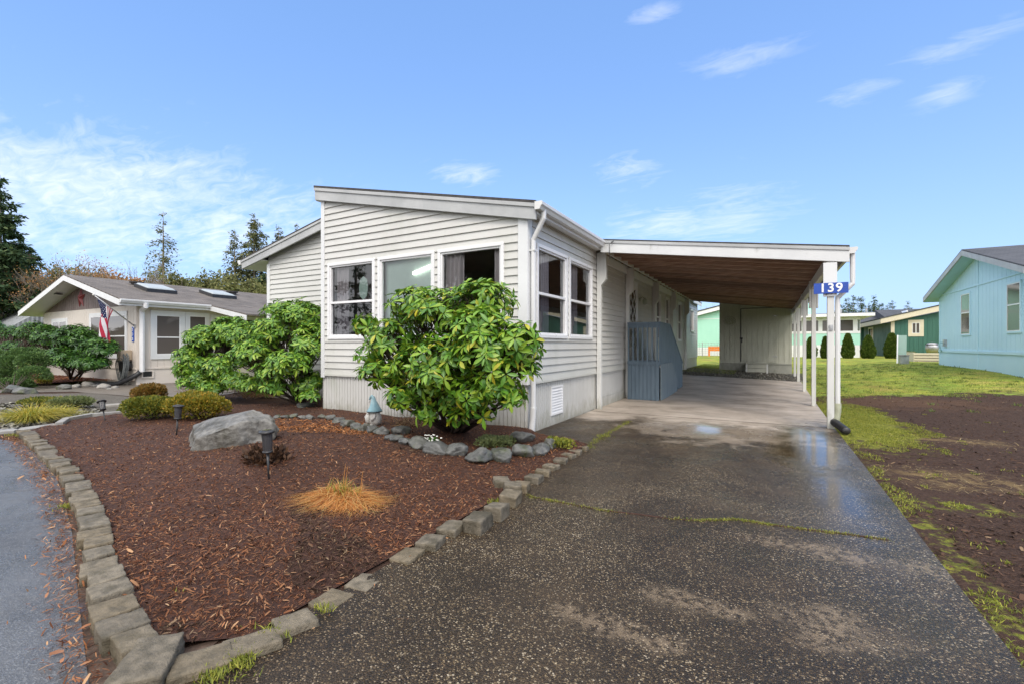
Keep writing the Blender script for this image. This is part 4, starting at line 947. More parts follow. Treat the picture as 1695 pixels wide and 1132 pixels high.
for i, (px, py, s) in enumerate([(147,637,.26),(157,638,.13),(172,641,.24),(125,640,.20),(108,643,.22),(190,641,.12),(20,648,.35),(45,650,.3),(182,643,.09)]):
    x, y = at(px, py, .02); o = place('garden_rock', rp[i % 3] if i not in (4, 6, 7) else rk[i % 7], (x, y, s*.2), (s, s*.7, s*.75), i, (0, 0))
    tag(o, ['pale flat rock at the middle of the red bark bed edge', 'small orange-tinted rock right of the pale flat rock', 'low grey-green rock near the hose reel', 'small dark rock left of the pale flat rock', 'dark rock under the round shrub of the neighbour', 'small white rock near the drain pipe', 'dark flat rock at the foot of the clipped evergreen', 'second dark rock right of the clipped evergreen', 'tiny rock between the hose reel rocks'][i], 'rock', 'rocks edging the red bark bed')
# pebbles round the yellow grass
pebc = at(70, 700, .02)
# ------------------------------------------------------------------ path lights
def path_light(px, py, label, tilt=(0, 0), h=.43, z=None):
    x, y = at(px, py, .06); z = float(zbed(x, y)) if z is None else z
    t = thing('path_light', (0, 0, 0), label, 'path light', 'black solar path lights in the bark bed')
    mb = MB(); mb.tube([(0,0,-.05), (0,0,h*.52)], [.008, .012], 8); mb.build('stake', M['black'], t, smooth=True)
    mb = MB(); mb.lathe((0,0,h*.50), [(.018,0), (.03,.006), (.043,.012), (.045,.022), (.038,.03)], 20); mb.build('collar', M['black'], t, smooth=True)
    mb = MB(); n = 40; vs = []
    for zz_ in (h*.55, h*.90):
        for k in range(n):
            a = 2*math.pi*k/n; r = (.036 if zz_ < h*.6 else .044) + (.0025 if k % 2 else 0); vs.append((r*math.cos(a), r*math.sin(a), zz_))
    mb.add(vs, [(k, (k+1) % n, (k+1) % n + n, k+n) for k in range(n)]); mb.build('lens', M['smoke'], t)
    mb = MB(); mb.lathe((0,0,h*.90), [(.05,0), (.066,.004), (.070,.014), (.066,.022), (.03,.03), (0.001,.031)], 24); c_ = mb.build('cap', M['black'], t, smooth=True)
    mb = MB(); mb.box(-.028, .028, -.028, .028, h*.90+.0295, h*.90+.034); mb.build('solar_cell', M['farglass'], c_)
    t.location = (x, y, z); t.rotation_euler = (tilt[0], tilt[1], .3)
path_light(445, 803, 'upright black path light in front of the boulder', (R(2), R(-1)), .47)
path_light(292, 724, 'upright black path light left of the boulder', (R(-2), R(3)), .44)
path_light(174, 694, 'black path light leaning over beside the garden kerb', (R(-12), R(-30)), .40)
# ------------------------------------------------------------------ gnome
x, y = at(620, 702, .12); z = float(zbed(x, y))
t = thing('garden_gnome', (x, y, z), 'grey stoneware garden gnome with a tall pale blue pointed hat', 'garden gnome')
mb = MB(); mb.lathe((x, y, z), [(.05,0), (.10,.02), (.115,.07), (.112,.13), (.09,.19), (.07,.23), (.05,.26)], 24, squash=.85); mb.build('body', M['gnome'], t, smooth=True)
mb = MB(); pts = [(x,y,z+.215), (x,y,z+.225), (x,y,z+.25), (x-.005,y,z+.31), (x-.02,y,z+.38), (x-.03,y,z+.43), (x-.05,y-.01,z+.455), (x-.075,y-.015,z+.43), (x-.085,y-.02,z+.39)]
mb.tube(pts, [.115,.12,.10,.068,.04,.028,.02,.016,.012], 20); mb.build('hat', M['gnomehat'], t, smooth=True)
mb = MB(); mb.lathe((x-.088, y-.02, z+.365), [(.001,-.016), (.014,-.008), (.016,0), (.012,.01), (.001,.015)], 10); mb.build('bobble', M['gnome'], t, smooth=True)
mb = MB(); mb.lathe((x, y, z+.205), [(.10,0), (.118,.006), (.12,.014), (.11,.02)], 24); mb.build('hat_brim', M['smoke'], t, smooth=True)
mb = MB(); mb.lathe((x-.045, y-.085, z+.185), [(.001,-.026), (.02,-.016), (.025,0), (.02,.016), (.001,.024)], 12); mb.build('nose', M['gnome'], t, smooth=True)
mb = MB(); mb.tube([(x-.04,y-.085,z+.17), (x-.045,y-.105,z+.12), (x-.04,y-.105,z+.06), (x-.035,y-.09,z+.03)], [.03,.045,.035,.008], 10, flat=.7); mb.build('beard', M['gnome'], t, smooth=True)
for s in (-1, 1):
    mb = MB(); mb.tube([(x+s*.07-.01,y-.05,z+.19), (x+s*.085-.01,y-.085,z+.13), (x+s*.05-.01,y-.105,z+.09)], [.02,.024,.018], 10); mb.build('arm', M['gnome'], t, smooth=True)
    mb = MB(); mb.lathe((x+s*.04-.02, y-.095, z), [(.02,0), (.03,.008), (.026,.022), (.01,.03), (.001,.032)], 12); mb.build('foot', M['gnome'], t, smooth=True)

# ------------------------------------------------------------------ leaves, blades, chips
def unit(a): return a/np.maximum(np.linalg.norm(a, axis=-1, keepdims=True), 1e-9)
def leaves(P, D, Nn, L, W, fold=.18, droop=.18):
    """pointed oval leaves: base P, direction D, face normal Nn, length L, width W"""
    D = unit(D); Sd = unit(np.cross(D, Nn)); Nn = np.cross(Sd, D); L = L[:, None]; W = W[:, None]
    b = P; m1 = P + D*L*.33 - Nn*L*droop*.10; m2 = P + D*L*.68 - Nn*L*droop*.45; tp = P + D*L - Nn*L*droop
    f = Nn*W*fold
    V = np.stack([b, m1 - Sd*W*.42 + f, m1, m1 + Sd*W*.42 + f, m2 - Sd*W*.48 + f, m2, m2 + Sd*W*.48 + f, tp], 1).reshape(-1, 3)
    k = np.arange(len(P))[:, None]*8
    T = np.concatenate([k + np.array([[0,2,1]]), k + np.array([[0,3,2]]), k + np.array([[4,5,7]]), k + np.array([[5,6,7]])])
    Qd = np.concatenate([k + np.array([[1,2,5,4]]), k + np.array([[2,3,6,5]])])
    return V, T, Qd
def rhodo(name, base, label, cat, lobes, nw, leaf, mat, group=None, nl=(7, 11), seed=1, stem=.02, yellow=0, low=0):
    r = np.random.default_rng(seed); L = np.array(lobes, float)
    area = (L[:,3]*L[:,4] + L[:,3]*L[:,5] + L[:,4]*L[:,5]); pr = area/area.sum()
    C, A = [], []; owner = []
    while len(C) < nw:
        i = r.choice(len(L), p=pr); d = unit(r.normal(size=3)); 
        if d[2] < -.55 and r.random() > .3: continue
        q = r.uniform(.72, 1.06) if r.random() < .8 else r.uniform(.4, .8)
        p = L[i,:3] + d*L[i,3:6]*q
        if p[2] < low: continue
        ins = any(j != i and (((p - L[j,:3])/L[j,3:6])**2).sum() < .55 for j in range(len(L)))
        if ins and r.random() < .8: continue
        C.append(p); A.append(unit(d/L[i,3:6]*.35 + np.array([0, 0, .55]) + r.normal(size=3)*.16)); owner.append(i)
    C, A = np.array(C), unit(np.array(A)); P, D, Nn, LL = [], [], [], []
    for p, a in zip(C, A):
        n = r.integers(*nl); u = unit(np.cross(a, [.3, .9, .1])); v = np.cross(a, u); ph = r.random()*6.3; dr = r.uniform(.0, 1.25)
        for k in range(n):
            t_ = ph + 2*math.pi*k/n + r.normal()*.18; o_ = u*math.cos(t_) + v*math.sin(t_); e = r.uniform(-.05, .75)*(1 if k % 2 else .6) - dr*.45
            d = unit(o_ + a*e); P.append(p + d*.012); D.append(d); Nn.append(a*1.0 - o_*e + r.normal(size=3)*.12); LL.append(leaf*r.uniform(.5, 1.15))
    LL = np.array(LL); V, T, Qd = leaves(np.array(P), np.array(D), np.array(Nn), LL, LL*r.uniform(.27, .38, len(LL)))
    t = thing(name, base, label, cat, group)
    npmesh('foliage', V, [T, Qd], mat, t)
    mb = MB(); B = Vector(base)
    for i, l in enumerate(L):                           # limbs to every lobe, shoots to the whorls
        c = Vector(l[:3]); mid = B.lerp(c, .5) + Vector((r.normal()*.06, r.normal()*.06, -.05)); st = B + Vector((r.normal()*.06, r.normal()*.05, -.05))
        mb.tube([st, mid, c], [stem*1.3, stem, stem*.6], 7)
    for p, i in zip(C, owner):
        if r.random() < .6:
            c = Vector(L[i,:3]); p = Vector(p); s_ = B.lerp(c, r.uniform(.4, 1)); m_ = s_.lerp(p, .55) + Vector((r.normal()*.03, r.normal()*.03, -.04)); mb.tube([s_, m_, p], [stem*.42, stem*.3, stem*.16], 4, cap=False)
    mb.build('branches', M['bark'], t, smooth=True)
    return t
def lobe(px, py, Y, rw, rh, rd=None):
    """lobe centred where px,py meets the vertical plane at Y; radii in metres"""
    x, z = onY(px, py, Y); return (x, Y, z, rw, rd or rw*.75, rh)
x, y = at(752, 712, .1)
fl = [lobe(745,520,4.95,.62,.36,.5), lobe(690,505,4.95,.42,.26,.4), lobe(800,500,4.9,.42,.26,.4), lobe(655,560,4.9,.36,.30,.4), lobe(605,540,4.85,.16,.15,.2), lobe(740,590,4.7,.55,.34,.45), lobe(810,580,4.7,.45,.34,.45),
      lobe(862,565,4.7,.26,.22,.3), lobe(640,615,4.75,.36,.20,.35), lobe(705,640,4.65,.26,.16,.25), lobe(780,650,4.65,.34,.16,.25), lobe(845,615,4.65,.28,.17,.3), lobe(760,690,4.75,.14,.12,.15), lobe(662,668,4.9,.12,.12,.1), lobe(690,600,4.6,.34,.26,.3), lobe(612,590,4.85,.20,.20,.2), lobe(860,600,4.75,.22,.18,.2), lobe(735,660,4.9,.4,.14,.3), lobe(790,545,4.6,.4,.26,.3), lobe(632,625,4.75,.22,.14,.2), lobe(665,655,4.6,.22,.14,.2), lobe(720,620,4.5,.35,.2,.25), lobe(820,640,4.55,.25,.16,.2), lobe(705,684,4.7,.15,.10,.15), lobe(800,682,4.7,.2,.11,.15), lobe(838,655,4.6,.2,.15,.2)]
rhodo('rhododendron_bush', (x, y, .08), 'large rhododendron with glossy yellow-green leaves in front of the big front windows', 'bush', fl, 1050, .142, M['rhodo'], 'rhododendron bushes', seed=5, stem=.026, low=.18)
x, y = at(500, 668, .1)
fl = [lobe(500,520,6.3,.42,.30,.5), lobe(455,545,6.1,.5,.32,.5), lobe(515,565,6.2,.34,.4,.4), lobe(430,580,5.9,.42,.28,.4), lobe(480,600,5.9,.5,.26,.4), lobe(515,630,6.3,.25,.22,.3), lobe(405,590,5.9,.35,.24,.3), lobe(470,515,6.4,.4,.22,.4), lobe(450,615,5.8,.45,.2,.3), lobe(515,520,6.6,.3,.22,.3), lobe(500,640,6.2,.2,.18,.2), lobe(510,655,6.1,.25,.14,.2), lobe(455,640,5.9,.3,.16,.3), lobe(415,635,6.0,.3,.18,.3)]
rhodo('rhododendron_bush', (x, y, .08), 'tall rhododendron hiding the corner between the tall front and the recessed wall', 'bush', fl, 1150, .14, M['rhodo2'], 'rhododendron bushes', seed=8, low=.3)
x, y = at(352, 650, .1)
fl = [lobe(385,545,6.6,.45,.30,.5), lobe(345,560,6.4,.55,.32,.5), lobe(318,590,6.2,.38,.32,.4), lobe(360,605,6.1,.50,.28,.4), lobe(405,560,6.5,.4,.34,.4), lobe(335,625,6.1,.3,.18,.3), lobe(390,630,6.1,.35,.2,.3), lobe(310,610,6.1,.3,.22,.3), lobe(350,640,6.0,.35,.16,.3), lobe(318,632,6.0,.3,.15,.3)]
rhodo('rhododendron_bush', (x, y, .05), 'rhododendron standing left of the recessed wall in front of the neighbour windows', 'bush', fl, 1050, .14, M['rhodo2'], 'rhododendron bushes', seed=9, low=.25)
x, y = at(118, 628, .1)
fl = [lobe(125,558,6.6,.75,.42,.6), lobe(85,560,6.6,.7,.40,.6), lobe(165,575,6.5,.45,.36,.5), lobe(110,590,6.3,.8,.36,.6), lobe(150,600,6.3,.5,.25,.5), lobe(60,548,6.7,.6,.35,.6)]
rhodo('rhododendron_bush', (x, y, .05), 'round dark green rhododendron beside the neighbour front window and the flag', 'bush', fl, 1500, .14, M['rhodo3'], 'rhododendron bushes', seed=11, nl=(7, 10), low=.25, stem=.03)
fl = [lobe(15,555,7.0,1.0,.45,.6), lobe(60,552,7.1,.7,.35,.6), lobe(-40,560,7.0,1.0,.5,.6), lobe(25,580,6.8,1.0,.4,.6), lobe(-20,540,7.2,.7,.35,.6)]
x, y = dep(10, 17.5); rhodo('rhododendron_bush', (x, y, .05), 'wide rhododendron at the left edge behind the clipped evergreen', 'bush', fl, 1300, .14, M['rhodo3'], 'rhododendron bushes', seed=12, low=.3, stem=.03)
def small_shrub(name, base, label, lobes, n, ln, mat, cat='shrub', group=None, seed=1, w=.5, up=.5, inner=.25, low=-1):
    r = np.random.default_rng(seed); L = np.array(lobes, float); area = (L[:,3]*L[:,5] + L[:,3]*L[:,4]); i = r.choice(len(L), n, p=area/area.sum())
    d = unit(r.normal(size=(n, 3))); d[:,2] = np.where(d[:,2] < -.4, -d[:,2], d[:,2])
    bumpy = np.array([noise.noise(Vector(q*3.5) + Vector((seed, 0, 0))) for q in d])*.16
    q = (1 - inner*r.random(n)**2 + bumpy)[:, None]; P = L[i,:3] + d*L[i,3:6]*q
    k = P[:,2] > low; P, d = P[k], d[k]; n = len(P)
    D = unit(d*.7 + [0, 0, up] + r.normal(size=(n, 3))*.45); s = unit(np.cross(D, r.normal(size=(n, 3)))); l = ln*r.uniform(.6, 1.3, n)[:, None]
    V = np.stack([P - s*l*w*.15, P + D*l*.5 - s*l*w*.5, P + D*l, P + D*l*.5 + s*l*w*.5], 1).reshape(-1, 3)
    Q4 = np.arange(4*n).reshape(n, 4)
    t = thing(name, base, label, cat, group); npmesh('foliage', V, [Q4], mat, t)
    mb = MB(); B = Vector(base)
    for j in range(14):
        l_ = L[r.integers(len(L))]; dd = unit(r.normal(size=3)); dd[2] = abs(dd[2]); e = Vector(l_[:3] + dd*l_[3:6]*.8); mb.tube([B + Vector((r.normal()*.05, r.normal()*.05, -.03)), B.lerp(e, .5) + Vector((0, 0, -.03)), e], [.014, .009, .004], 5)
    mb.build('branches', M['bark'], t); return t
fl = [lobe(30,605,5.3,.62,.42,.6), lobe(-15,600,5.3,.7,.45,.6), lobe(55,600,5.4,.35,.35,.4), lobe(10,625,5.1,.6,.3,.5), lobe(45,590,5.5,.4,.3,.5), lobe(20,640,5.0,.7,.28,.5), lobe(55,622,5.2,.4,.3,.4), lobe(-30,630,5.1,.7,.4,.6)]
x, y = dep(15, 13); small_shrub('clipped_evergreen', (x, y, .05), 'dense clipped evergreen shrub with rounded outline at the left edge', fl, 60000, .06, M['yew'], seed=3, inner=.35, w=.35)
# low golden shrubs behind the bark bed
def mound(name, px, py, w, h, label, n, ln, mat, seed, dz=.5, d=None, **k):
    x, y = at(px, py, .08); z = .05
    r = random.Random(seed); fl = [(x, y, z+h*.35, w*.72, (d or w)*.62, h*.62)]
    for j in range(6):
        a = j*1.05+seed; fl.append((x + math.cos(a)*w*.5, y + math.sin(a)*(d or w)*.42, z + h*r.uniform(.38, .6), w*r.uniform(.38, .52), w*r.uniform(.35, .45), h*r.uniform(.32, .46)))
    return small_shrub(name, (x, y, z), label, fl, n, ln, mat, seed=seed, low=z-.01, **k)
mound('heather_shrub', 247, 662, .42, .42, 'smallest russet-gold low shrub behind the other two golden shrubs', 7000, .045, M['rust'], 4, group='low golden shrubs at the back of the bark bed')
mound('heather_shrub', 246, 690, .46, .40, 'olive-gold low mounded shrub left in the front pair', 9000, .045, M['goldgreen'], 5, group='low golden shrubs at the back of the bark bed')
mound('heather_shrub', 325, 690, .66, .48, 'widest yellow-gold low shrub right behind the path light', 14000, .045, M['gold'], 6, d=.5, group='low golden shrubs at the back of the bark bed')
mound('low_shrub', 118, 671, .45, .20, 'thin grey-green low shrub behind the yellow grass clump', 2500, .06, M['sage'], 7)
mound('low_shrub', 70, 668, .45, .16, 'flat brown-green ground shrub left of the grey-green one', 1500, .05, M['goldgreen'], 17)
mound('low_shrub', 75, 634, .22, .26, 'small bright yellow shrub in the red bark bed', 1200, .06, M['ygrass'], 27)
mound('wilted_plant', 440, 776, .26, .26, 'withered dark brown plant behind the front path light', 900, .06, M['wilt'], 8, inner=.8)
mound('moss_cushion', 715, 735, .12, .10, 'low cushion plant with white flowers on the rock border', 700, .03, M['rhodo3'], 9)
x, y = at(712, 733, .12); r = np.random.default_rng(4); mb = MB()
mound('thrift_cushion', 820, 738, .28, .14, 'grey-green cushion plant between the rocks near the house corner', 2500, .035, M['sage'], 10)
mound('creeping_plant', 925, 738, .20, .12, 'small yellow-green creeping plant at the end of the rock border', 900, .04, M['moss'], 11)
fo = [o for o in COL.objects if o.name.startswith('moss_cushion')][0]; P = np.array([[x + r.normal()*.10, y + r.normal()*.08, .15 + r.random()*.07] for _ in range(22)])
for p in P: mb.lathe(tuple(p), [(.001,-.006), (.014,-.002), (.012,.006), (.001,.008)], 7)
mb.build('flowers', M['petal'], fo)
def blades(P, D, L, W, droop, seg=3, curl=0):
    n = len(P); cl_ = np.random.default_rng(2).normal(size=n)*curl; D = unit(D); s = unit(np.cross(D, [0, 0, 1.])*1 + np.random.default_rng(1).normal(size=(n, 3))*.25); s = unit(s - D*(s*D).sum(1)[:, None]); hz_ = unit(D*[1, 1, 0] + 1e-6)
    V = []
    for k in range(seg+1):
        t_ = k/seg; c = P + D*(L*t_)[:, None] + (hz_*(L*droop*.35*t_*t_)[:, None]) - np.array([0, 0, 1.])*(L*droop*t_**2.3)[:, None] + np.cross(hz_, [0, 0, 1.])*(L*cl_*t_*t_)[:, None]; w = (W*(1-t_**1.6)*.5)[:, None]
        if k < seg: V += [c - s*w, c + s*w]
        else: V.append(c)
    V = np.stack(V, 1); m_ = V.shape[1]; V = V.reshape(-1, 3); b_ = np.arange(n)[:, None]*m_
    Qd = np.concatenate([b_ + np.array([[2*k, 2*k+1, 2*k+3, 2*k+2]]) for k in range(seg-1)]); T = b_ + np.array([[2*seg-2, 2*seg-1, 2*seg]])
    return V, T, Qd
def tuft(name, px, py, label, n, L, W, rx, ry, mat, cat='grass clump', droop=.7, seed=1, spread=.8, z=.05, group=None):
    x, y = at(px, py, z); r = np.random.default_rng(seed); a = r.random(n)*6.283; q = r.random(n)**.6
    P = np.column_stack([x + np.cos(a)*rx*q*.5, y + np.sin(a)*ry*q*.5, np.full(n, z)])
    D = np.column_stack([np.cos(a)*q*spread*rx/max(rx, ry) + r.normal(size=n)*.25, np.sin(a)*q*spread*ry/max(rx, ry) + r.normal(size=n)*.25, r.uniform(.45, 1.0, n)])
    V, T, Qd = blades(P, D, L*r.uniform(.5, 1.1, n), np.full(n, W), droop*r.uniform(.5, 1.3, n)); V[:,2] = np.maximum(V[:,2], z+.004)
    o = npmesh(name, V, [T, Qd], mat, loc=(x, y, z)); return tag(o, label, cat, group)
tuft('ornamental_grass', 52, 694, 'fountain of yellow ornamental grass at the left end of the gravel garden', 1100, .60, .010, .45, .4, M['ygrass'], seed=2, droop=.75, group='ornamental grass clumps')
tuft('ornamental_grass', 95, 687, 'smaller yellow ornamental grass clump beside the leaning path light', 550, .45, .009, .3, .3, M['ygrass'], seed=3, droop=.8, group='ornamental grass clumps')
x, y = at(565, 818, .12); z0 = float(zbed(x, y))
r = np.random.default_rng(6); n = 3000; a = r.random(n)*6.283; q = r.random(n)**.5
P = np.column_stack([x + np.cos(a)*.30*q, y + np.sin(a)*.14*q, z0 + .055*(1-q) + .02*r.random(n)]); D = np.column_stack([np.cos(a)*q*.8 + r.normal(size=n)*.75, np.sin(a)*q*.7 + r.normal(size=n)*.6, r.uniform(-.1, .55, n)*(1.2-q)])
V, T, Qd = blades(P, D, r.uniform(.10, .26, n), np.full(n, .0045), r.uniform(.3, 1.0, n), 4, .45); V[:,2] = np.maximum(V[:,2], z0 + .005)
t = thing('dead_grass_clump', (x, y, z0), 'flattened clump of orange dead grass in the middle of the bark bed', 'grass clump')
npmesh('dead_blades', V, [T, Qd], M['orgrass'], t)
n = 110; a = r.random(n)*6.283; q = r.random(n); P = np.column_stack([x+.03 + np.cos(a)*.20*q, y + np.sin(a)*.09*q, np.full(n, z0+.06)]); D = np.column_stack([r.normal(size=n)*.3, r.normal(size=n)*.3, np.full(n, 1.)])
V, T, Qd = blades(P, D, r.uniform(.06, .16, n), np.full(n, .004), r.uniform(0, .3, n)); npmesh('green_shoots', V, [T, Qd], M['moss'], t)
mb = MB()
for dx, h_ in ((.02, .30), (.045, .28), (.22, .27)):
    mb = MB(); mb.tube([(x+dx, y, z0+.05), (x+dx+.01, y, z0+h_*.6), (x+dx+.03, y, z0+h_)], [.003, .0025, .001], 5); mb.build('dry_stalk', M['orgrass'], t)

# tangle of dry stems between the bushes
def tangle(name, px, py, w, h, n, label, seed, z=.05, dx=.3):
    x, y = at(px, py, z); r = np.random.default_rng(seed); mb = MB()
    for _ in range(n):
        a = r.random()*6.28; L = r.uniform(.4, 1)*w; p = Vector((x + r.normal()*w*.3, y + r.normal()*w*.22, z)); q = [p]
        d = Vector((math.cos(a), math.sin(a)*.7, r.uniform(.3, 1.6))).normalized()
        for k in range(4): p = p + d*L/4; d = (d + Vector((r.normal()*.3, r.normal()*.3, -.28))).normalized(); q.append(Vector((p.x, p.y, max(z+.01, p.z))))
        mb.tube(q, [.006, .005, .004, .003, .0015], 4, cap=False)
    return tag(mb.build(name, M['twig'], loc=(x, y, z)), label, 'shrub')
tangle('dry_stem_tangle', 430, 655, .85, .5, 260, 'tangle of dry brown stems between the boulder and the tall rhododendron', 3)
tangle('dry_twig_plant', 672, 706, .32, .3, 60, 'bare twiggy plant standing against the skirting right of the gnome', 5, .1)
tangle('dry_stem_tangle', 322, 655, .5, .4, 90, 'low dry stems under the rhododendron behind the golden shrubs', 9)
tuft('iris_leaves', 425, 640, 'green strap leaves growing out of the dry stem tangle', 120, .75, .016, .3, .3, M['sage'], seed=13, droop=.5, z=.06)
# ---- bark chips, grass, gravel, litter (things nobody could count)
def chips(name, X, Y, Z, mat, ln, wr, seed, tilt=.25, lift=.006):
    r = np.random.default_rng(seed); n = len(X); a = r.random(n)*6.283; L = ln*(.35 + r.exponential(.5, n).clip(0, 1.5)); W = L*wr*r.uniform(.5, 1.5, n)
    d = unit(np.column_stack([np.cos(a), np.sin(a), r.normal(size=n)*tilt])); s = unit(np.cross(d, np.column_stack([r.normal(size=n)*tilt, r.normal(size=n)*tilt, np.ones(n)])))
    C = np.column_stack([X, Y, Z + lift*r.uniform(.3, 2.2, n)]); l, w = (L/2)[:, None], (W/2)[:, None]; up = np.cross(s, d)*(L*.06)[:, None]
    V = np.stack([C - d*l - s*w*.7, C - s*w + up, C + d*l - s*w*.5, C + d*l + s*w*.7, C + s*w + up, C - d*l + s*w*.6], 1).reshape(-1, 3); k = np.arange(n)[:, None]*6
    o = npmesh(name, V, [np.concatenate([k + np.array([[0,1,4,5]]), k + np.array([[1,2,3,4]])])], mat); return o
r = np.random.default_rng(21)
def sample(poly, n, near=None):
    xs = [p[0] for p in poly]; ys = [p[1] for p in poly]; X = r.uniform(min(xs), max(xs), n); Y = r.uniform(min(ys), max(ys), n); k = inpoly(poly, X, Y)
    if near: k &= r.random(n) < np.clip(near/np.hypot(X, Y), 0, 1)**1.6
    return X[k], Y[k]
X, Y = sample(bed_poly, 420000, 3.2); Z = zbed(X, Y)
w = np.array([noise.noise((a*.8, b_*.8, 5)) for a, b_ in zip(X, Y)])
orange = (np.hypot((X+6.3)/1.3, (Y-4.7)/.6) < 1 + w) & (r.random(len(X)) < .7); dark = ~orange & (((Y < 1.0 + (-X-2)*.22 + w*1.2) & (X > -4)) | (w > .30)) & (r.random(len(X)) < .85)
for nm, k, mt, ln in (('bark_chips', ~orange & ~dark, M['chips'], .022), ('dark_bark_chips', dark, M['chipdark'], .025), ('orange_bark_chips', orange, M['chiporange'], .038)):
    tag(chips(nm, X[k], Y[k], Z[k], mt, ln, .19, 3, .4), kind='stuff')
# chips on the right-hand patch
X = r.uniform(XD1+.02, 9, 160000); Y = r.uniform(.8, 17, 160000); k = (r.random(len(X)) < np.clip(4.2/np.hypot(X, Y), 0, 1)**1.6); X, Y = X[k], Y[k]
nn = np.array([noise.fractal((a*1.1, b_*1.1, 2), 1, 2, 4) for a, b_ in zip(X, Y)])
lawnk = Y - 13.6 - .4*X + nn*2.2 > 0
mossk = (np.hypot((X-1.35)/.85, (Y-10.2)/2.6) + nn*.7 < 1) | (np.hypot((X-1.3)/.35, (Y-5.2)/.3) + nn*.7 < 1) | (np.hypot((X-1.02)/.13, (Y-3.4)/1.9) + nn*.9 < .8)
strawk = (np.hypot((X-1.75)/.75, (Y-6.2)/.45) + nn*.7 < 1) | (np.hypot((X-2.1)/.8, (Y-8.6)/.4) + nn*.7 < 1)
k = ~lawnk & ~mossk & ~strawk; tag(chips('dark_bark_chips', X[k], Y[k], H(X[k], Y[k]), M['chipdark'], .028, .3, 5), kind='stuff')
k = strawk; tag(chips('straw_litter', X[k], Y[k], H(X[k], Y[k]), M['straw'], .045, .06, 6), kind='stuff')
def turf(name, X, Y, h, w, mat, seed, zf=H):
    r2 = np.random.default_rng(seed); n = len(X); P = np.column_stack([X, Y, zf(X, Y) - .002]); D = np.column_stack([r2.normal(size=n)*.45, r2.normal(size=n)*.45, np.ones(n)]); V, T, Qd = blades(P, D, h*r2.uniform(.5, 1.4, n), w*r2.uniform(.7, 1.3, n), r2.uniform(0, .4, n), 2)
    return tag(npmesh(name, V, [T, Qd], mat), kind='stuff')
X = r.uniform(XD1+.0, 2.6, 60000); Y = r.uniform(1, 13, 60000); nn = np.array([noise.fractal((a*1.6, b_*1.6, 2), 1, 2, 4) for a, b_ in zip(X, Y)])
mossk = (np.hypot((X-1.3)/.8, (Y-10.2)/2.6) + nn*1.0 < .95) | (np.hypot((X-1.4)/.3, (Y-5.2)/.2) + nn*.9 < .6) | ((X < XD1 + .10 + .14*nn) & (nn > .0))
turf('moss_patch', X[mossk], Y[mossk], .028, .007, M['moss'], 3)
X = r.uniform(XD1+.1, 17, 330000); Y = r.uniform(11, 31, 330000); k = r.random(len(X)) < np.clip(13/np.hypot(X, Y), 0, 1)**1.5; X, Y = X[k], Y[k]
nn = np.array([noise.fractal((a*.9, b_*.9, 2), 1, 2, 3) for a, b_ in zip(X, Y)]); k = (Y - 13.6 - .4*X + nn*2.0 > -.1) | ((X < 1.6 + nn) & (Y > 11)); X, Y = X[k], Y[k]
turf('lawn_grass', X, Y, .034, .008, M['lawn'], 4)
tx, ty, th_ = [], [], []
for i in range(900):
    px_, py_ = r.uniform(1.1, 14), r.uniform(12, 28); 
    if py_ - 13.6 - .4*px_ < -.6 and r.random() < .8: continue
    k_ = r.integers(8, 34); tx += list(px_ + r.normal(size=k_)*.05); ty += list(py_ + r.normal(size=k_)*.05)
turf('lawn_tufts', np.array(tx), np.array(ty), .075, .010, M['lawntuft'], 14)
wx, wy = [], []
for i in range(150):
    px_, py_ = 1.0 + r.exponential(.9), r.uniform(1.6, 12); k_ = r.integers(6, 30); s_ = r.uniform(.01, .035); wx += list(px_ + r.normal(size=k_)*s_); wy += list(py_ + r.normal(size=k_)*s_)
turf('soil_weeds', np.array(wx), np.array(wy), .028, .006, M['moss'], 15)
X = r.uniform(-3.1, -1.2, 9000); Y = r.uniform(19.5, 27, 9000); turf('back_lawn_grass', X, Y, .05, .010, M['lawn'], 5)
# moss line in the driveway crack and along the seam
ck = [at(x, y, .012) for x, y in [(856,808),(880,822),(940,833),(1000,844),(1060,851),(1110,858),(1160,861),(1220,859),(1270,867),(1330,875),(1400,883),(1470,893)]]
X, Y = [], []
for (a, b_, t_, st) in walk(ck, .004):
    k = int(r.integers(0, 4) * (1 + 1.5*noise.noise((a*2, b_*2, 0)))); X += list(a + r.normal(size=max(k, 0)*3)*.016); Y += list(b_ + r.normal(size=max(k, 0)*3)*.013)
turf('crack_moss', np.array(X), np.array(Y), .016, .004, M['moss'], 6, lambda x, y: H(x, y) + .013)
mb = MB()
for a, c in zip(ck, ck[1:]): mb.beam((*a, .0135), (*c, .0135), .016, .003)
tag(mb.build('driveway_crack', M['bed']), kind='structure')
X, Y = [], []
for (a, b_, t_, st) in walk([at(966, 741, .012), at(1000, 720, .012), at(1042, 696, .012)], .004):
    k = r.integers(0, 5); X += list(a + r.normal(size=k)*.03); Y += list(b_ + r.normal(size=k)*.02)
turf('seam_moss', np.array(X), np.array(Y), .02, .005, M['moss'], 7, lambda x, y: H(x, y) + .012)
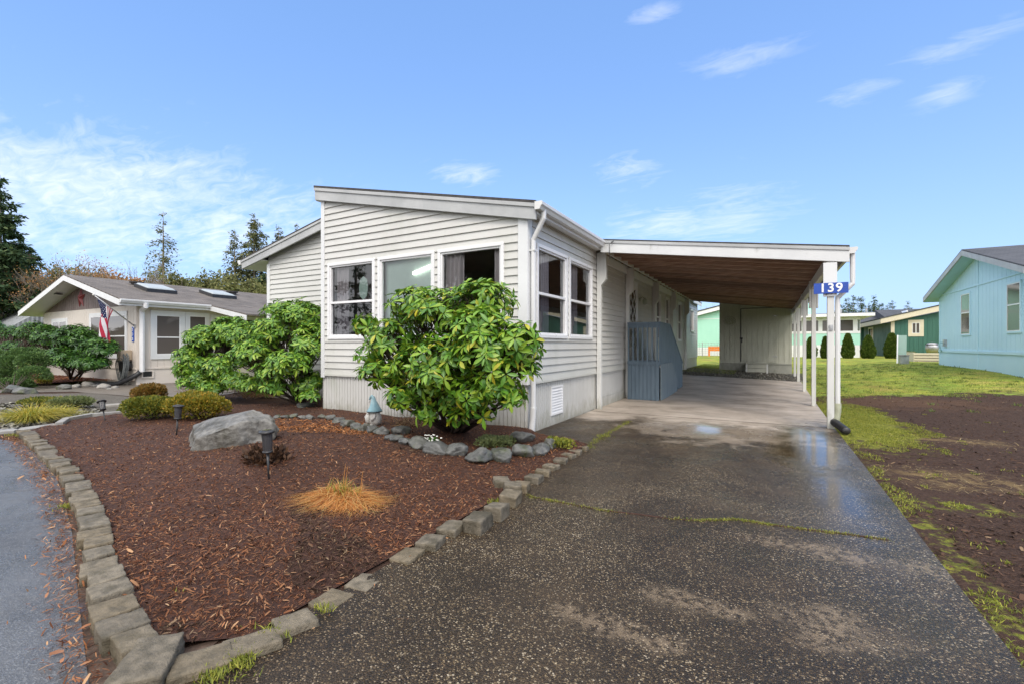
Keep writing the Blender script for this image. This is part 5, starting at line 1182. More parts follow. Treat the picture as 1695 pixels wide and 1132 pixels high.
# weeds and rust leaves at the block row, fallen leaves
wx, wy = [], []
for px, py, s, n in [(820,832,.05,90),(395,1098,.05,260),(350,1122,.04,160),(535,1012,.03,60),(452,1050,.05,100),(110,840,.05,130),(100,770,.1,60),(30,720,.1,200),(415,800,.05,30),(470,790,.04,25),(305,870,.04,30),(425,935,.04,30),(300,985,.03,20),(965,740,.08,160),(1000,722,.06,90)]:
    x, y = at(px, py, .02); wx += list(x + r.normal(size=n)*s); wy += list(y + r.normal(size=n)*s*.6)
turf('small_weeds', np.array(wx), np.array(wy), .035, .006, M['moss'], 9, lambda x, y: np.full(len(x), .03))
lx, ly = [], []
for a, b_, t_, st in walk([(q[0]-.02, q[1]-.22) for q in curve], .012):
    n_ = r.integers(0, 4); lx += list(a + r.normal(size=n_)*.06); ly += list(b_ + r.normal(size=n_)*.06 + .05)
for px, py, n, s in [(300,960,14,.12),(270,1010,10,.1),(340,1035,6,.06),(205,850,14,.12),(180,940,16,.15),(705,860,16,.12),(820,800,14,.14),(930,745,40,.14),(905,755,30,.1),(560,730,60,.25),(690,715,90,.35),(830,735,60,.3),(735,880,6,.1),(600,985,10,.12),(880,760,20,.1),(640,905,8,.2)]:
    x, y = at(px, py, .03); lx += list(x + r.normal(size=n)*s); ly += list(y + r.normal(size=n)*s)
lx, ly = np.array(lx), np.array(ly); inb = inpoly(bed_poly, lx, ly); zz_ = np.where(inb, zbed(lx, ly) + .012, .018)
tag(chips('fallen_leaves', lx, ly, zz_, M['fallen'], .030, .22, 8, .5, .008), kind='stuff')
lx, ly = [], []
for a, b_, t_, st in walk([(q[0]-.01, q[1]-.20) for q in curve], .004):
    n_ = r.integers(0, 6); lx += list(a + r.normal(size=n_)*.05); ly += list(b_ + r.normal(size=n_)*.05 + .05)
tag(chips('rust_needle_litter', np.array(lx), np.array(ly), np.full(len(lx), .016), M['chips'], .026, .12, 18, .3, .006), kind='stuff')
X = r.uniform(-3.1, 1.1, 26000); Y = r.uniform(LAWN_SLAB+.02, 22.4, 26000); tag(chips('gravel_stones', X, Y, H(X, Y), M['pebble'], .03, .8, 9, .5, .006), kind='stuff')
X, Y = sample([at(-60,712), at(30,712), at(110,693), at(170,686), at(150,668), at(-60,668)], 40000, 7); tag(chips('garden_pebbles', X, Y, H(X, Y)+.008, M['pebble'], .045, .8, 10, .5, .01), kind='stuff')
X, Y = sample([at(-160,642), at(60,638), at(215,634), (-18.7, 7.35), (-34, 7.35)], 30000, 9); tag(chips('red_bark_chips', X, Y, .06 + .08*sm(5.6, 6.6, Y), M['chiporange'], .07, .3, 11), kind='stuff')
# ------------------------------------------------------------------ neighbour on the left
NX1, NX0, NY0, NYE = -18.7, -27.1, 7.4, 25.0; NR = -22.75
nb = thing('neighbour_home', (NX1, NY0, 0), 'beige neighbouring mobile home with a mauve-brown gable and weathered shingle roof', 'house')
nse = .235; nz0 = 2.72
tp = [(nse, nz0), (-nse, nz0 + nse*(NX1-NX0)*1.0 + .0)]
WN = Wall((NX0, NY0), (1, 0), (0, -1), [(nse*1.02, 2.78), (-nse*1.02, 2.78 + nse*1.02*(NX1-NX0))], NX1-NX0, .0)
def sY(px): return onY(px, 500, NY0)[0] - NX0
def sX(px): return onX(px, 500, NX1)[0] - NY0
zb1, zb0 = 2.70, .62
wa, wb = sY(149.6), sY(212); wz1, wz0 = 2.52, .88
sa, sb = sY(87.5), sY(113.5); 
mb = MB(); WN.op = []; WN.backing(mb, 0, 2.70); WN.boards(mb, .56, 2.70, .20, .012, .01); mb.build('wall', M['beige'], nb)
mb = MB(); WN.z0 = 2.70; WN.backing(mb, .004, 5); WN.boards(mb, 2.70, 5, .20, .018, .012, k=.006); mb.build('gable', M['brown'], nb)
WNs = Wall((NX1, NY0), (0, 1), (1, 0), [(0, 2.86)], NYE-NY0, 0)
mb = MB(); WNs.backing(mb, 0, 2.86); WNs.boards(mb, .56, 2.86, .20, .012, .01)
mb.add([(NX0, NY0, 0), (NX0, NYE, 0), (NX0, NYE, 2.8), (NX0, NY0, 2.8)], [(0,1,2,3)]); mb.build('wall', M['beige'], nb)
mb = MB()
for w in (WN, WNs): w.bar(mb, 0, w.s1, .0, .53, .0, .012); w.bar(mb, 0, w.s1, .53, .58, .0, .04)
mb.build('skirting', M['beige'], nb)
window(WN, nb, wa, wb, wz0, wz1, rail=1.66, deep=False, trim=.13, mull=(wa+wb)/2, label='tall double front window behind the flag', tmat=M['trim'])
window(WN, nb, sa, sb, 1.55, 2.42, deep=False, trim=.12, mull=(sa+sb)/2, label='small square front window', tmat=M['trim'])
ya, yb, yc = sX(248.5), sX(300.5), sX(346)
window(WNs, nb, ya, yb+.1, .86, 2.55, rail=1.62, deep=False, trim=.16, label='left side window with raised lower sash', tmat=M['trim'])
window(WNs, nb, yb+.11, yc, .86, 2.55, rail=1.62, deep=False, trim=.13, label='right side window', tmat=M['trim'])
window(WNs, nb, yc+.05, yc+2.6, .9, 2.5, deep=False, trim=.10, label='dark wide porch window', tmat=M['trim'])
mb = MB(); v0, v1 = sX(233), sX(254); WNs.frame(mb, v0, v1, .22, .50, .05, .012, .045); v_ = mb.build('vent', M['beige'], nb)
mb = MB(); WNs.bar(mb, v0+.05, v1-.05, .27, .45, .012, .02); mb.build('vent_grille', M['black'], v_)
def nzr(x): return 3.83 + .12 - .245*abs(x - NR)
mb = MB(); yf = 6.75; e1, e0 = NX1+.45, NX0-.45
mb.prism([(NR, yf, nzr(NR)), (e1, yf, nzr(e1)), (e1, yf, nzr(e1)-.05), (NR, yf, nzr(NR)-.05), (e0, yf, nzr(e0)-.05), (e0, yf, nzr(e0))], (0, NYE-yf+.5, 0)); rf = mb.build('roof', M['shingle'], nb)
mb = MB(); 
for a, c in ((e0, NR), (NR, e1)): barge(mb, a, c, nzr(a), nzr(c), yf-.01, .19, .04, -.04)
mb.build('fascia', M['trim'], nb)
mb = MB(); mb.prism([(NR, yf+.03, nzr(NR)-.20), (e1-.03, yf+.03, nzr(e1)-.20), (e1-.03, yf+.03, nzr(e1)-.22), (NR, yf+.03, nzr(NR)-.22), (e0+.03, yf+.03, nzr(e0)-.22), (e0+.03, yf+.03, nzr(e0)-.20)], (0, 17, 0)); mb.box(e1-.04, e1, yf+.03, NYE, nzr(e1)-.22, nzr(e1)-.052); mb.build('soffit', M['trim'], nb)
mb = MB(); xv = onY(93, 500, 7.0)[0]; mb.box(xv-.35, xv+.15, 6.95, 7.15, nzr(xv)-.25, nzr(xv)-.225); mb.build('soffit_vent', M['black'], nb)
yg1 = onX(347, 500, e1)[0]; mb = MB(); gutter(mb, e1+.001, yf, yg1, nzr(e1)-.02, 1, .13, .12); mb.build('gutter', M['gutter'], nb)
# porch roof stepping out beyond the gutter
mb = MB(); mb.prism([(e1-.1, yg1+.02, nzr(e1)+.01), (e1+2.3, yg1+.02, nzr(e1)-.42), (e1+2.3, yg1+.02, nzr(e1)-.47), (e1-.1, yg1+.02, nzr(e1)-.04)], (0, 5, 0)); mb.build('porch_roof', M['shingle'], nb)
mb = MB(); barge(mb, e1-.05, e1+2.3, nzr(e1)+.0, nzr(e1)-.42, yg1+.0, .17, .03, -.045); mb.build('fascia', M['trim'], nb)
def nroof(px, py):                                       # point on the right-hand slope under a pixel
    d = ray(px); v = (HY-py)/F_; t = (3.95 - CH + .245*NR)/(v + .245*d[0]); return d[0]*t, d[1]*t
for i, (c, sk) in enumerate([((258,481.5), (.52,.5)), ((361,490.5), (.52,.5))]):
    x, y = nroof(*c); mb = MB(); a, b_ = sk
    def rp_(dx, dy, h): return (x+dx, y+dy, nzr(x+dx)+h)
    q = [(-a,-b_), (a,-b_), (a,b_), (-a,b_)]
    mb.add([rp_(*p, -.01) for p in q] + [rp_(*p, .13) for p in q], [(0,1,5,4), (1,2,6,5), (2,3,7,6), (3,0,4,7), (4,5,6,7)]); s_ = mb.build('skylight', M['black'], nb)
    s_['label'] = ['skylight nearest the gable', 'skylight farther along the roof'][i]
    mb = MB(); q = [(-a+.05,-b_+.05), (a-.05,-b_+.05), (a-.05,b_-.05), (-a+.05,b_-.05)]; mb.add([rp_(*p, .134) for p in q] + [rp_(p[0]*.9, p[1]*.9, .18) for p in q], [(0,1,5,4), (1,2,6,5), (2,3,7,6), (3,0,4,7), (4,5,6,7)]); mb.build('dome', M['skylight'], s_)
for c in ((226.5,472.5), (384,487.5)):
    x, y = nroof(*c); mb = MB(); mb.lathe((x, y, nzr(x)-.05), [(.18,0), (.18,.12), (.24,.13), (.24,.18), (.05,.20)], 14); mb.build('roof_vent', M['roofdark'], nb)
# downspout + black drain
mb = MB(); x = NX1+.12; mb.tube([(e1+.07, NY0+.05, nzr(e1)-.10), (e1+.07, NY0+.05, nzr(e1)-.22), (x, NY0+.1, 2.52), (x, NY0+.1, 2.4), (x, NY0+.1, .45)], .075, 8); d_ = mb.build('downspout', M['vinyl'], nb)
mb = MB(); q = []; rd = []
for k in range(24):
    t_ = k/23; q.append((x-1.35*t_**1.3, NY0+.05-.9*t_**.8, .45-.40*min(1, t_*2.2)**.7)); rd.append(.075 if k % 2 else .088)
mb.tube(q, rd, 10); mb.build('corrugated_outlet', M['black'], d_, smooth=True)
# barn star
xs_, zs_ = onY(136.5, 494, NY0); st = []
for k in range(10):
    a = math.pi/2 + k*math.pi/5; rr_ = .34 if k % 2 == 0 else .13; st.append((xs_ + rr_*math.cos(a), NY0-.03, zs_ + rr_*math.sin(a)*1.25))
mb = MB(); mb.add(st + [(xs_, NY0-.14, zs_), (xs_, NY0-.02, zs_)], [(k, (k+1) % 10, 10) for k in range(10)] + [((k+1) % 10, k, 11) for k in range(10)]); o = mb.build('barn_star', M['star'], loc=(xs_, NY0-.03, zs_)); tag(o, 'dark red five-pointed metal star hanging on the brown gable', 'wall star')
# flag
fx, fz = onY(219, 540, 7.3); x0, z0 = onY(155.5, 489, 6.25)
fl_ = thing('flag_on_pole', (fx, 7.36, fz), 'striped national flag hanging from a slanted pole on the beige house corner', 'flag')
A, B = Vector((fx, 7.36, fz)), Vector((x0, 6.25, z0)); mb = MB(); mb.tube([A, B], [.022, .018], 8); mb.build('pole', M['metal'], fl_, smooth=True)
mb = MB(); mb.lathe(B + Vector((-.01, 0, -.03)), [(.001,0), (.035,.02), (.04,.04), (.03,.065), (.001,.075)], 12); mb.build('finial', M['gnome'], fl_, smooth=True)
mb = MB(); mb.box(A.x-.03, A.x+.03, 7.34, 7.395, A.z-.06, A.z+.05); mb.build('bracket', M['metal'], fl_)
nu, nv = 48, 52; vs, fs, mi = [], [], []
P0, P1 = B.lerp(A, .08), B.lerp(A, .46)
for j in range(nv+1):
    for i in range(nu+1):
        u, v = i/nu, j/nv                              # u down the length, v across the hoist
        top = P0.lerp(P1, v*(1-.0)); g = P0.lerp(P1, .25 + .30*v)
        k = min(1, u*1.6); p = top.lerp(Vector((g.x, g.y, top.z)), k*.8); p = p + Vector((-.10*u*(1-v)*0, 0, -1.18*u*(1-.10*v)))
        p.y += .07*math.sin(v*11 + u*2.5)*k + .03*math.sin(v*23+u*5)*k; p.x += .035*math.cos(v*9 + u*3)*k; vs.append(p)
for j in range(nv):
    for i in range(nu):
        fs.append((j*(nu+1)+i, j*(nu+1)+i+1, (j+1)*(nu+1)+i+1, (j+1)*(nu+1)+i)); s_ = int(j/nv*13)
        if i < nu*.40 and j < nv*7/13: mi.append(1 if not (i % 3 == 1 and j % 4 == 1 + 2*((i//3) % 2)) else 2)
        else: mi.append(0 if s_ % 2 == 0 else 2)
mb = MB(); mb.v = [tuple(v) for v in vs]; mb.f = fs; mb.m = mi; o = mb.build('cloth', [M['flagred'], M['flagblue'], M['flagwhite']], fl_, smooth=True)
o.modifiers.new('thickness', 'SOLIDIFY').thickness = .003
xa_, za_ = onY(219.5, 552, 7.36); t = thing('vertical_house_number', (xa_, 7.36, za_), 'narrow vertical blue number sign at the corner of the beige house', 'sign')
mb = MB(); mb.box(xa_-.06, xa_+.06, 7.36, 7.385, za_-.28, za_+.22); mb.build('plate', M['signblue'], t)
mb = MB()
for k in range(3):
    zz_ = za_ + .12 - k*.15; mb.box(xa_-.03, xa_+.03, 7.352, 7.359, zz_-.045, zz_-.03); mb.box(xa_-.03, xa_+.03, 7.352, 7.359, zz_+.03, zz_+.045); mb.box(xa_+.015, xa_+.03, 7.352, 7.359, zz_-.029, zz_+.029)
mb.build('digits', M['white'], t)
# hose reel
xh, zh = onY(209, 606, 7.25); t = thing('hose_reel', (xh, 7.2, zh), 'grey garden hose coiled on a wall reel beside the beige house downspout', 'hose reel')
mb = MB(); r = random.Random(2)
for k in range(16):
    q = []; a0 = r.uniform(.17, .29); b0 = r.uniform(.42, .60); cx_ = xh + r.uniform(-.04, .06); cz_ = zh + .0 + r.uniform(-.10, .10); yy = 7.12 + r.uniform(-.06, .10)
    for j in range(25): t_ = j/24*2*math.pi; q.append((cx_ + a0*math.cos(t_), yy + .02*math.sin(t_*2), cz_ + b0*.85*math.sin(t_)*(.8 if math.sin(t_) > 0 else 1)))
    mb.tube(q, .014, 6, cap=False)
mb.build('hose', M['hose'], t, smooth=True)
mb = MB(); mb.box(xh-.16, xh+.10, 7.05, 7.38, zh+.20, zh+.55); mb.build('reel_box', M['tan'], t, bevel=.02)
mb = MB(); mb.tube([(xh-.02, 7.1, zh), (xh-.02, 7.37, zh)], .16, 14); mb.build('drum', M['black'], t)
# grey-roofed house at the far left
o_ = thing('far_left_house', (-36, 16, 0), 'low house with a grey roof seen over the shrubs at the far left edge', 'house')
xl_, z1_ = onY(0, 495, 18); xr_, _ = onY(76, 495, 18)
mb = MB(); mb.box(-52, xr_-.8, 13.0, 22, 0, 2.4); mb.build('wall', M['beige'], o_)
mb = MB(); zt_ = onY(20, 494, 17.5)[1]; mb.prism([(-54, 12.2, 2.35), (-54, 17.5, zt_), (-54, 22.8, 2.35), (-54, 22.8, 2.3), (-54, 12.2, 2.3)], (xr_+54, 0, 0)); rf = mb.build('roof', M['shingleg'], o_)
mb = MB(); x, z = onY(6, 498.5, 15.9); x2 = onY(18, 497, 15.9)[0]; mb.box(x, x2, 15.6, 16.3, z-.4, z); mb.build('roof_vent', M['timber'], rf)

# ------------------------------------------------------------------ light blue house on the right
TX, TY0, TY1, TR = 6.4, 17.9, 26.3, 22.05; zg = .44
tb = thing('blue_home', (TX, TY0, zg), 'light blue mobile home with a white-trimmed gable at the right edge', 'house')
WT = Wall((TX, TY1), (0, -1), (-1, 0), [(.262, 3.62-.22), (-.262, 3.62-.22+.262*8.4)], TY1-TY0, .3)
def tY(px): return TY1 - onX(px, 500, TX)[0]
mb = MB(); WT.backing(mb, 0, 5.5); WT.boards(mb, 1.15, 5.5, .305, .012, .008)
mb.add([(TX, TY0, .3), (TX+12, TY0, .3), (TX+12, TY0, 3.5), (TX, TY0, 3.5)], [(0,1,2,3)]); mb.add([(TX, TY1, .3), (TX+12, TY1, .3), (TX+12, TY1, 3.5), (TX, TY1, 3.5)], [(0,1,2,3)]); mb.build('wall', M['teal'], tb)
mb = MB(); WT.bar(mb, 0, 8.4, .3, 1.12, 0, .012); WT.bar(mb, 0, 8.4, 1.06, 1.15, 0, .05); WT.bar(mb, 4.2-.05, 4.2+.05, .3, 4.6, .0, .03) ; WT.bar(mb, 0, .1, .3, 3.38, 0, .03); WT.bar(mb, 0, 8.4, 3.42, 3.47, .0, .035)
mb.build('trim_band', M['teal'], tb)
def wX(px, py): y, z = onX(px, py, TX); return TY1-y, z
a0, zt_ = wX(1592, 487); a1, _ = wX(1608, 487); _, zb_ = wX(1600, 556)
window(WT, tb, a0, a1, zb_, zt_, rail=(zb_+zt_)/2+.05, deep=False, trim=.05, tmat=M['teal'], label='left narrow window of the blue house')
a0, zt_ = wX(1668, 469); a1, _ = wX(1693, 469); _, zb_ = wX(1680, 552)
window(WT, tb, a0, a1, zb_, zt_, rail=(zb_+zt_)/2+.08, deep=False, trim=.06, tmat=M['teal'], label='right taller window of the blue house')
def tz(y): return 4.73 - .272*abs(y - TR)
ox = TX - .45; ya_, yb_ = TY1+.1+.35, TY0-.45
mb = MB(); mb.prism([(ox, ya_, tz(ya_)), (ox, TR, tz(TR)), (ox, yb_, tz(yb_)), (ox, yb_, tz(yb_)-.05), (ox, TR, tz(TR)-.05), (ox, ya_, tz(ya_)-.05)], (13, 0, 0)); mb.build('roof', M['shingled'], tb)
mb = MB()
for a, c in ((ya_, TR), (TR, yb_)): mb.prism([(ox-.01, a, tz(a)-.04), (ox-.01, c, tz(c)-.04), (ox-.01, c, tz(c)-.22), (ox-.01, a, tz(a)-.22)], (.04, 0, 0))
mb.build('fascia', M['wfascia'], tb)
mb = MB(); mb.prism([(ox+.03, ya_, tz(ya_)-.22), (ox+.03, TR, tz(TR)-.22), (ox+.03, yb_, tz(yb_)-.22), (ox+.03, yb_, tz(yb_)-.235), (ox+.03, TR, tz(TR)-.235), (ox+.03, ya_, tz(ya_)-.235)], (11, 0, 0)); mb.build('soffit', M['tealsoffit'], tb)
s_, z_ = wX(1563, 567); mb = MB(); p = WT.p(s_, z_, 0); mb.tube([p, p+Vector((-.14,0,0)), p+Vector((-.16,0,-.1)), p+Vector((-.10,.05,-.3)), p+Vector((-.05,.15,-.35))], .03, 6); mb.build('hose_tap', M['tealsoffit'], tb)
mb = MB(); p = WT.p(s_+.28, z_-.02, 0); mb.box(p.x-.10, p.x, p.y-.09, p.y+.09, p.z-.14, p.z+.14); mb.build('meter_box', M['metal'], tb)

# ------------------------------------------------------------------ dark green house
gG = .45; GX, GY = 7.8, 43.0
gb_ = thing('green_home', (GX, GY, gG), 'dark green house with cream fascia and a cream-framed window behind the lawn', 'house')
_, ze_ = onY(1475, 531, GY); _, ze2 = onY(1556, 514, GY); xe2 = onY(1556, 514, GY)[0]; sl = (ze2-ze_)/(xe2-GX)
WG = Wall((GX, GY), (1, 0), (0, -1), [(sl, ze_-.1)], 8, 0)
mb = MB(); WG.backing(mb, 0, 6); WG.boards(mb, .3, 6, .25, .02, .012); mb.build('wall', M['dgreen'], gb_)
WG2 = Wall((GX, 56.0), (0, -1), (-1, 0), [(0, ze_-.1)], 13.0, 0); mb = MB(); WG2.backing(mb, 0, 4); mb.build('wall', M['mgreen'], gb_)
mb = MB(); WG.bar(mb, -.05, .16, .3, ze_, .014, .05); WG.bar(mb, 3.4, 8, 1.0, 1.14, .014, .04); mb.build('corner_trim', M['cream'], gb_)
a0 = onY(1503, 530, GY); a1 = onY(1529, 557, GY); window(WG, gb_, a0[0]-GX, a1[0]-GX, a1[1], a0[1], deep=False, trim=.22, tmat=M['cream'], mull=(a0[0]+a1[0])/2-GX)
yw = onX(1438, 540, GX)[0]; yw2 = onX(1446, 540, GX)[0]; window(WG2, gb_, 56-yw, 56-yw2, 1.5, 2.9, deep=False, trim=.12, mull=56-(yw+yw2)/2)
mb = MB(); mb.prism([(GX-.7, GY-.4, ze_-.22), (GX+8, GY-.4, ze_-.22+sl*8.7), (GX+8, GY-.4, ze_+.22+sl*8.7), (GX-.7, GY-.4, ze_+.12)], (0, .1, 0)); mb.box(GX-.72, GX-.62, GY-.3, 66, ze_-.22, ze_+.10); mb.build('fascia', M['cream'], gb_)
mb = MB(); mb.prism([(GX-.75, GY-.45, ze_+.125), (GX+8, GY-.45, ze_+.225+sl*8.7), (GX+8, GY-.45, ze_+.30+sl*8.7), (GX-.75, GY-.45, ze_+.19)], (0, 24, 0)); mb.build('roof', M['shingled'], gb_)
mb = MB(); mb.box(GX-.6, GX+3, 56.1, 66, ze_-.2, ze_-.1); mb.box(GX+2.6, GX+3, 56.1, 66, .4, ze_-.2); mb.build('carport_cover', M['tan'], gb_)
for px in (1417, 1427.5):
    y = onX(px, 560, GX-.3)[0]; mb = MB(); mb.box(GX-.4, GX-.2, y-.1, y+.1, .4, ze_-.2); mb.build('carport_post', M['dgreen'], gb_)
# long grey roof and gabled roof behind
o_ = thing('long_roof_house', (12, 70, .5), 'wide house with a long dark grey hip roof behind the green house', 'house')
xa_, za_ = onY(1375, 519, 74); xb_, _ = onY(1462, 515, 74); xc_, _ = onY(1492, 535, 66)
mb = MB(); e_ = 3.3; mb.add([(xa_-14, 66, e_), (xc_+1, 66, e_), (xb_, 74, za_), (xa_-8, 74, za_), (xa_-14, 82, e_), (xc_+1, 82, e_)], [(0,1,2,3), (1,5,2), (5,4,3,2), (0,3,4)]); mb.build('roof', M['shingled'], o_)
mb = MB(); mb.box(xa_-13, xc_, 66.5, 81, .5, e_); mb.build('wall', M['tan'], o_)
for px in (1392, 1434):
    x, z = onY(px, 512, 74); mb = MB(); mb.tube([(x, 74, za_-.3), (x, 74, za_+.5)], .12, 8); mb.build('roof_pipe', M['metal'], o_)
o_ = thing('gabled_house', (20, 72, .5), 'distant house with a dark roof and small white gable above the green house', 'house')
x0, z0 = onY(1500, 515, 72); x1, z1 = onY(1560, 512, 72)
mb = MB(); mb.prism([(x0-3, 66, 4.4), (x0-3, 72, z1+.1), (x0-3, 78, 4.4)], (22, 0, 0)); mb.build('roof', M['shingled'], o_)
mb = MB(); mb.box(x0-2.5, x0+18, 66.5, 77.5, .5, 4.4); mb.build('wall', M['cream'], o_)
mb = MB(); x, z = onY(1500, 514, 68); mb.prism([(x-.9, 67.5, z-1.7), (x+.9, 67.5, z-1.7), (x, 67.5, z)], (0, 3, 0)); g_ = mb.build('gable', M['vinyl'], o_); mb = MB(); mb.prism([(x-.65, 67.4, z-1.7), (x+.65, 67.4, z-1.7), (x, 67.4, z-.45)], (0, .08, 0)); mb.build('gable_panel', M['shingled'], g_)

# ------------------------------------------------------------------ mint house behind the shed
MY = 41.0; mh = thing('mint_home', (-2, MY, .5), 'pale mint green house with a white-framed sunroom beyond the carport', 'house')
WM = Wall((-9, MY), (1, 0), (0, -1), [(.13, 3.75-.13*3.7)], 12.0, .3)
xg, zg_ = onY(1153, 519, MY); xg2, zg2 = onY(1191, 509, MY); sm_ = (zg2-zg_)/(xg2-xg)
WM.tops = [(sm_, zg_ - .25 - sm_*(xg+9)), (-sm_, zg2 + .9 + sm_*8)]
mb = MB(); WM.backing(mb, 0, 6); WM.boards(mb, 1.15, 6, .4, .015, .006); mb.build('wall', M['mint'], mh)
mb = MB(); WM.bar(mb, 0, 12, .3, 1.15, .0, .02); WM.bar(mb, 0, 12, 3.45, 3.5, 0, .02); mb.build('skirting', M['trim'], mh)
mb = MB(); a = -9.5; c = xg2+5; mb.prism([(a, MY-.4, zg_+sm_*(a-xg)-.25), (c, MY-.4, zg_+sm_*(c-xg)-.25), (c, MY-.4, zg_+sm_*(c-xg)+.05), (a, MY-.4, zg_+sm_*(a-xg)+.05)], (0, .08, 0)); mb.build('fascia', M['vinyl'], mh)
mb = MB(); mb.prism([(a-.1, MY-.45, zg_+sm_*(a-xg)+.055), (c, MY-.45, zg_+sm_*(c-xg)+.055), (c, MY-.45, zg_+sm_*(c-xg)+.13), (a-.1, MY-.45, zg_+sm_*(a-xg)+.13)], (0, 12, 0)); mb.build('roof', M['shingled'], mh)
xs0_, zt_ = onY(1300, 524, MY-2); xs1_, _ = onY(1424, 524, MY-2); YS = MY-2
WSn = Wall((xs0_, YS), (1, 0), (0, -1), [], xs1_-xs0_, .3)
z_ = lambda py: onY(1400, py, YS)[1]
mb = MB(); WSn.bar(mb, 0, WSn.s1, .3, z_(571), -.05, 0); mb.box(xs1_-.02, xs1_, YS, YS+4, .3, z_(530)); mb.build('sunroom_skirt', M['vinyl'], mh)
mb = MB(); WSn.bar(mb, 0, WSn.s1, z_(571), z_(552), -.05, 0.004); mb.build('sunroom_panel', M['mint'], mh)
mb = MB(); WSn.bar(mb, 0, WSn.s1, z_(552), z_(548), -.03, .03); WSn.bar(mb, 0, WSn.s1, z_(530), z_(525), -.03, .03); nseg = 4
for k in range(nseg+1): s_ = (WSn.s1-.4)*k/nseg; WSn.bar(mb, s_, s_+.25, z_(548), z_(530), -.03, .02)
sr_ = mb.build('sunroom_frame', M['vinyl'], mh)
for k in range(nseg):
    s_ = (WSn.s1-.4)*k/nseg; mb = MB(); WSn.bar(mb, s_+.255, s_+(WSn.s1-.4)/nseg-.005, z_(548), z_(530), -.02, -.01); mb.build('pane', M['farglass'], sr_)
mb = MB(); mb.box(xs0_-.5, xs1_+.7, YS-.7, YS+5, z_(525)+.0, z_(520)); mb.build('sunroom_roof', M['vinyl'], mh)
# orange frame and wire fence between the houses
t = thing('orange_frame', (-3.4, 39, .5), 'orange painted board frame leaning against the mint house', 'frame'); Yo = 38.5
x0, z0 = onY(1172, 592, Yo); x1, z1 = onY(1200, 573, Yo)
mb = MB(); mb.box(x0, x1+1, Yo, Yo+.06, z1-.35, z1); mb.build('top_board', M['orange'], t)
mb = MB(); mb.box(x0, x0+.14, Yo-.002, Yo+.058, .45, z1-.35); mb.build('leg', M['orange'], t)
t = thing('wire_fence', (-6, 36, .5), 'thin wire fence between the house and the mint house', 'fence'); Yf = 36.0; x0, _ = onY(1148, 580, Yf); 
for k in range(4):
    x = x0 - 1 + k*1.6; mb = MB(); mb.tube([(x, Yf, .4), (x, Yf, 1.55)], .03, 6); mb.build('fence_post', M['metal'], t)
mb = MB()
for z in np.linspace(.6, 1.5, 7): mb.tube([(x0-1, Yf, z), (x0+3.8, Yf, z)], .008, 4)
for k in range(24): mb.tube([(x0-1+k*.2, Yf, .5), (x0-1+k*.2, Yf, 1.5)], .006, 4)
mb.build('wire_mesh', M['metal'], t)
# ------------------------------------------------------------------ arborvitae and yard things
def thuja(px, pyb, pyt, wpx, label, seed):
    d = (CH-.5)*F_/(pyb-HY); x, y = dep(px, d); h = (pyb-pyt)*d/F_; w = wpx*d/F_/2; r = np.random.default_rng(seed); n = 7500
    t_ = r.random(n)**.8; prof = np.minimum(1, 1.25*(1-t_)**.62)*np.minimum(1, .72+t_*1.6); a = r.random(n)*6.283
    bump_ = np.array([noise.noise((math.cos(q)*1.6, math.sin(q)*1.6, u*7+seed)) for q, u in zip(a, t_)])*.14
    q = w*(prof*(1+bump_))*(1-.35*r.random(n)**2); P = np.column_stack([x+np.cos(a)*q, y+np.sin(a)*q, .48+t_*h*.97])
    D = unit(np.column_stack([np.cos(a)*.5, np.sin(a)*.5, np.ones(n)]) + r.normal(size=(n,3))*.25); s = unit(np.cross(D, r.normal(size=(n,3)))); l = .13*r.uniform(.6,1.3,n)[:,None]
    V = np.stack([P-s*l*.1, P+D*l*.5-s*l*.28, P+D*l, P+D*l*.5+s*l*.28], 1).reshape(-1,3)
    t = thing('arborvitae', (x, y, .48), label, 'conifer shrub', 'arborvitae shrubs in a row on the lawn'); npmesh('foliage', V, [np.arange(4*n).reshape(n,4)], M['thuja'], t)
    mb = MB(); mb.tube([(x,y,.4), (x,y,.5+h*.8)], [.05,.02], 6); mb.build('trunk', M['bark'], t)
thuja(1403.5, 593, 553, 16, 'arborvitae directly right of the white downspout', 1)
thuja(1437, 593, 556, 18, 'arborvitae in front of the green house side window', 2)
thuja(1476, 593, 552, 20, 'widest arborvitae in front of the cream corner post', 3)
thuja(1526, 583, 545, 21, 'arborvitae growing in the raised planter by the cream-framed window', 4)
thuja(1366, 593, 558, 11, 'thin arborvitae seen between the two front carport posts', 5)
thuja(1342, 593, 559, 16, 'arborvitae seen left of the second carport post', 6)
Yp = 31.0; x0, zt_ = onY(1512, 583, Yp); x1, zb_ = onY(1562, 595, Yp); t = thing('raised_planter', (x0, Yp, zb_), 'low planter bed of pale horizontal boards beside the blue house', 'planter')
hh_ = (zt_-.42)/4
for k in range(4): mb = MB(); mb.box(x0, x1, Yp, Yp+.05, .42+k*hh_, .42+(k+1)*hh_-.03); mb.build('board', M['cream'], t, bevel=.008)
mb = MB(); mb.box(x0+.01, x0+.05, Yp+.05, Yp+2, .42, zt_); mb.build('board', M['cream'], t)
mb = MB(); mb.box(x0+.05, x1, Yp+.05, Yp+2, .42, zt_-.08); mb.build('soil', M['bed'], t)
d = (CH-.5)*F_/(600-HY); x, y = dep(1499, d); t = thing('leaning_panel', (x, y, .5), 'grey-green board panel leaning behind the utility box on the lawn', 'panel')
mb = MB(); k = d/F_; mb.prism([(x-9*k, y+.3, .45), (x+3*k, y+.3, .45), (x+7*k, y+.8, .45+47*k), (x-5*k, y+.8, .45+47*k)], (0, .06, 0)); mb.build('panel_sheet', M['mint'] if 0 else M['shedlow'] if 0 else M['panel'], t)
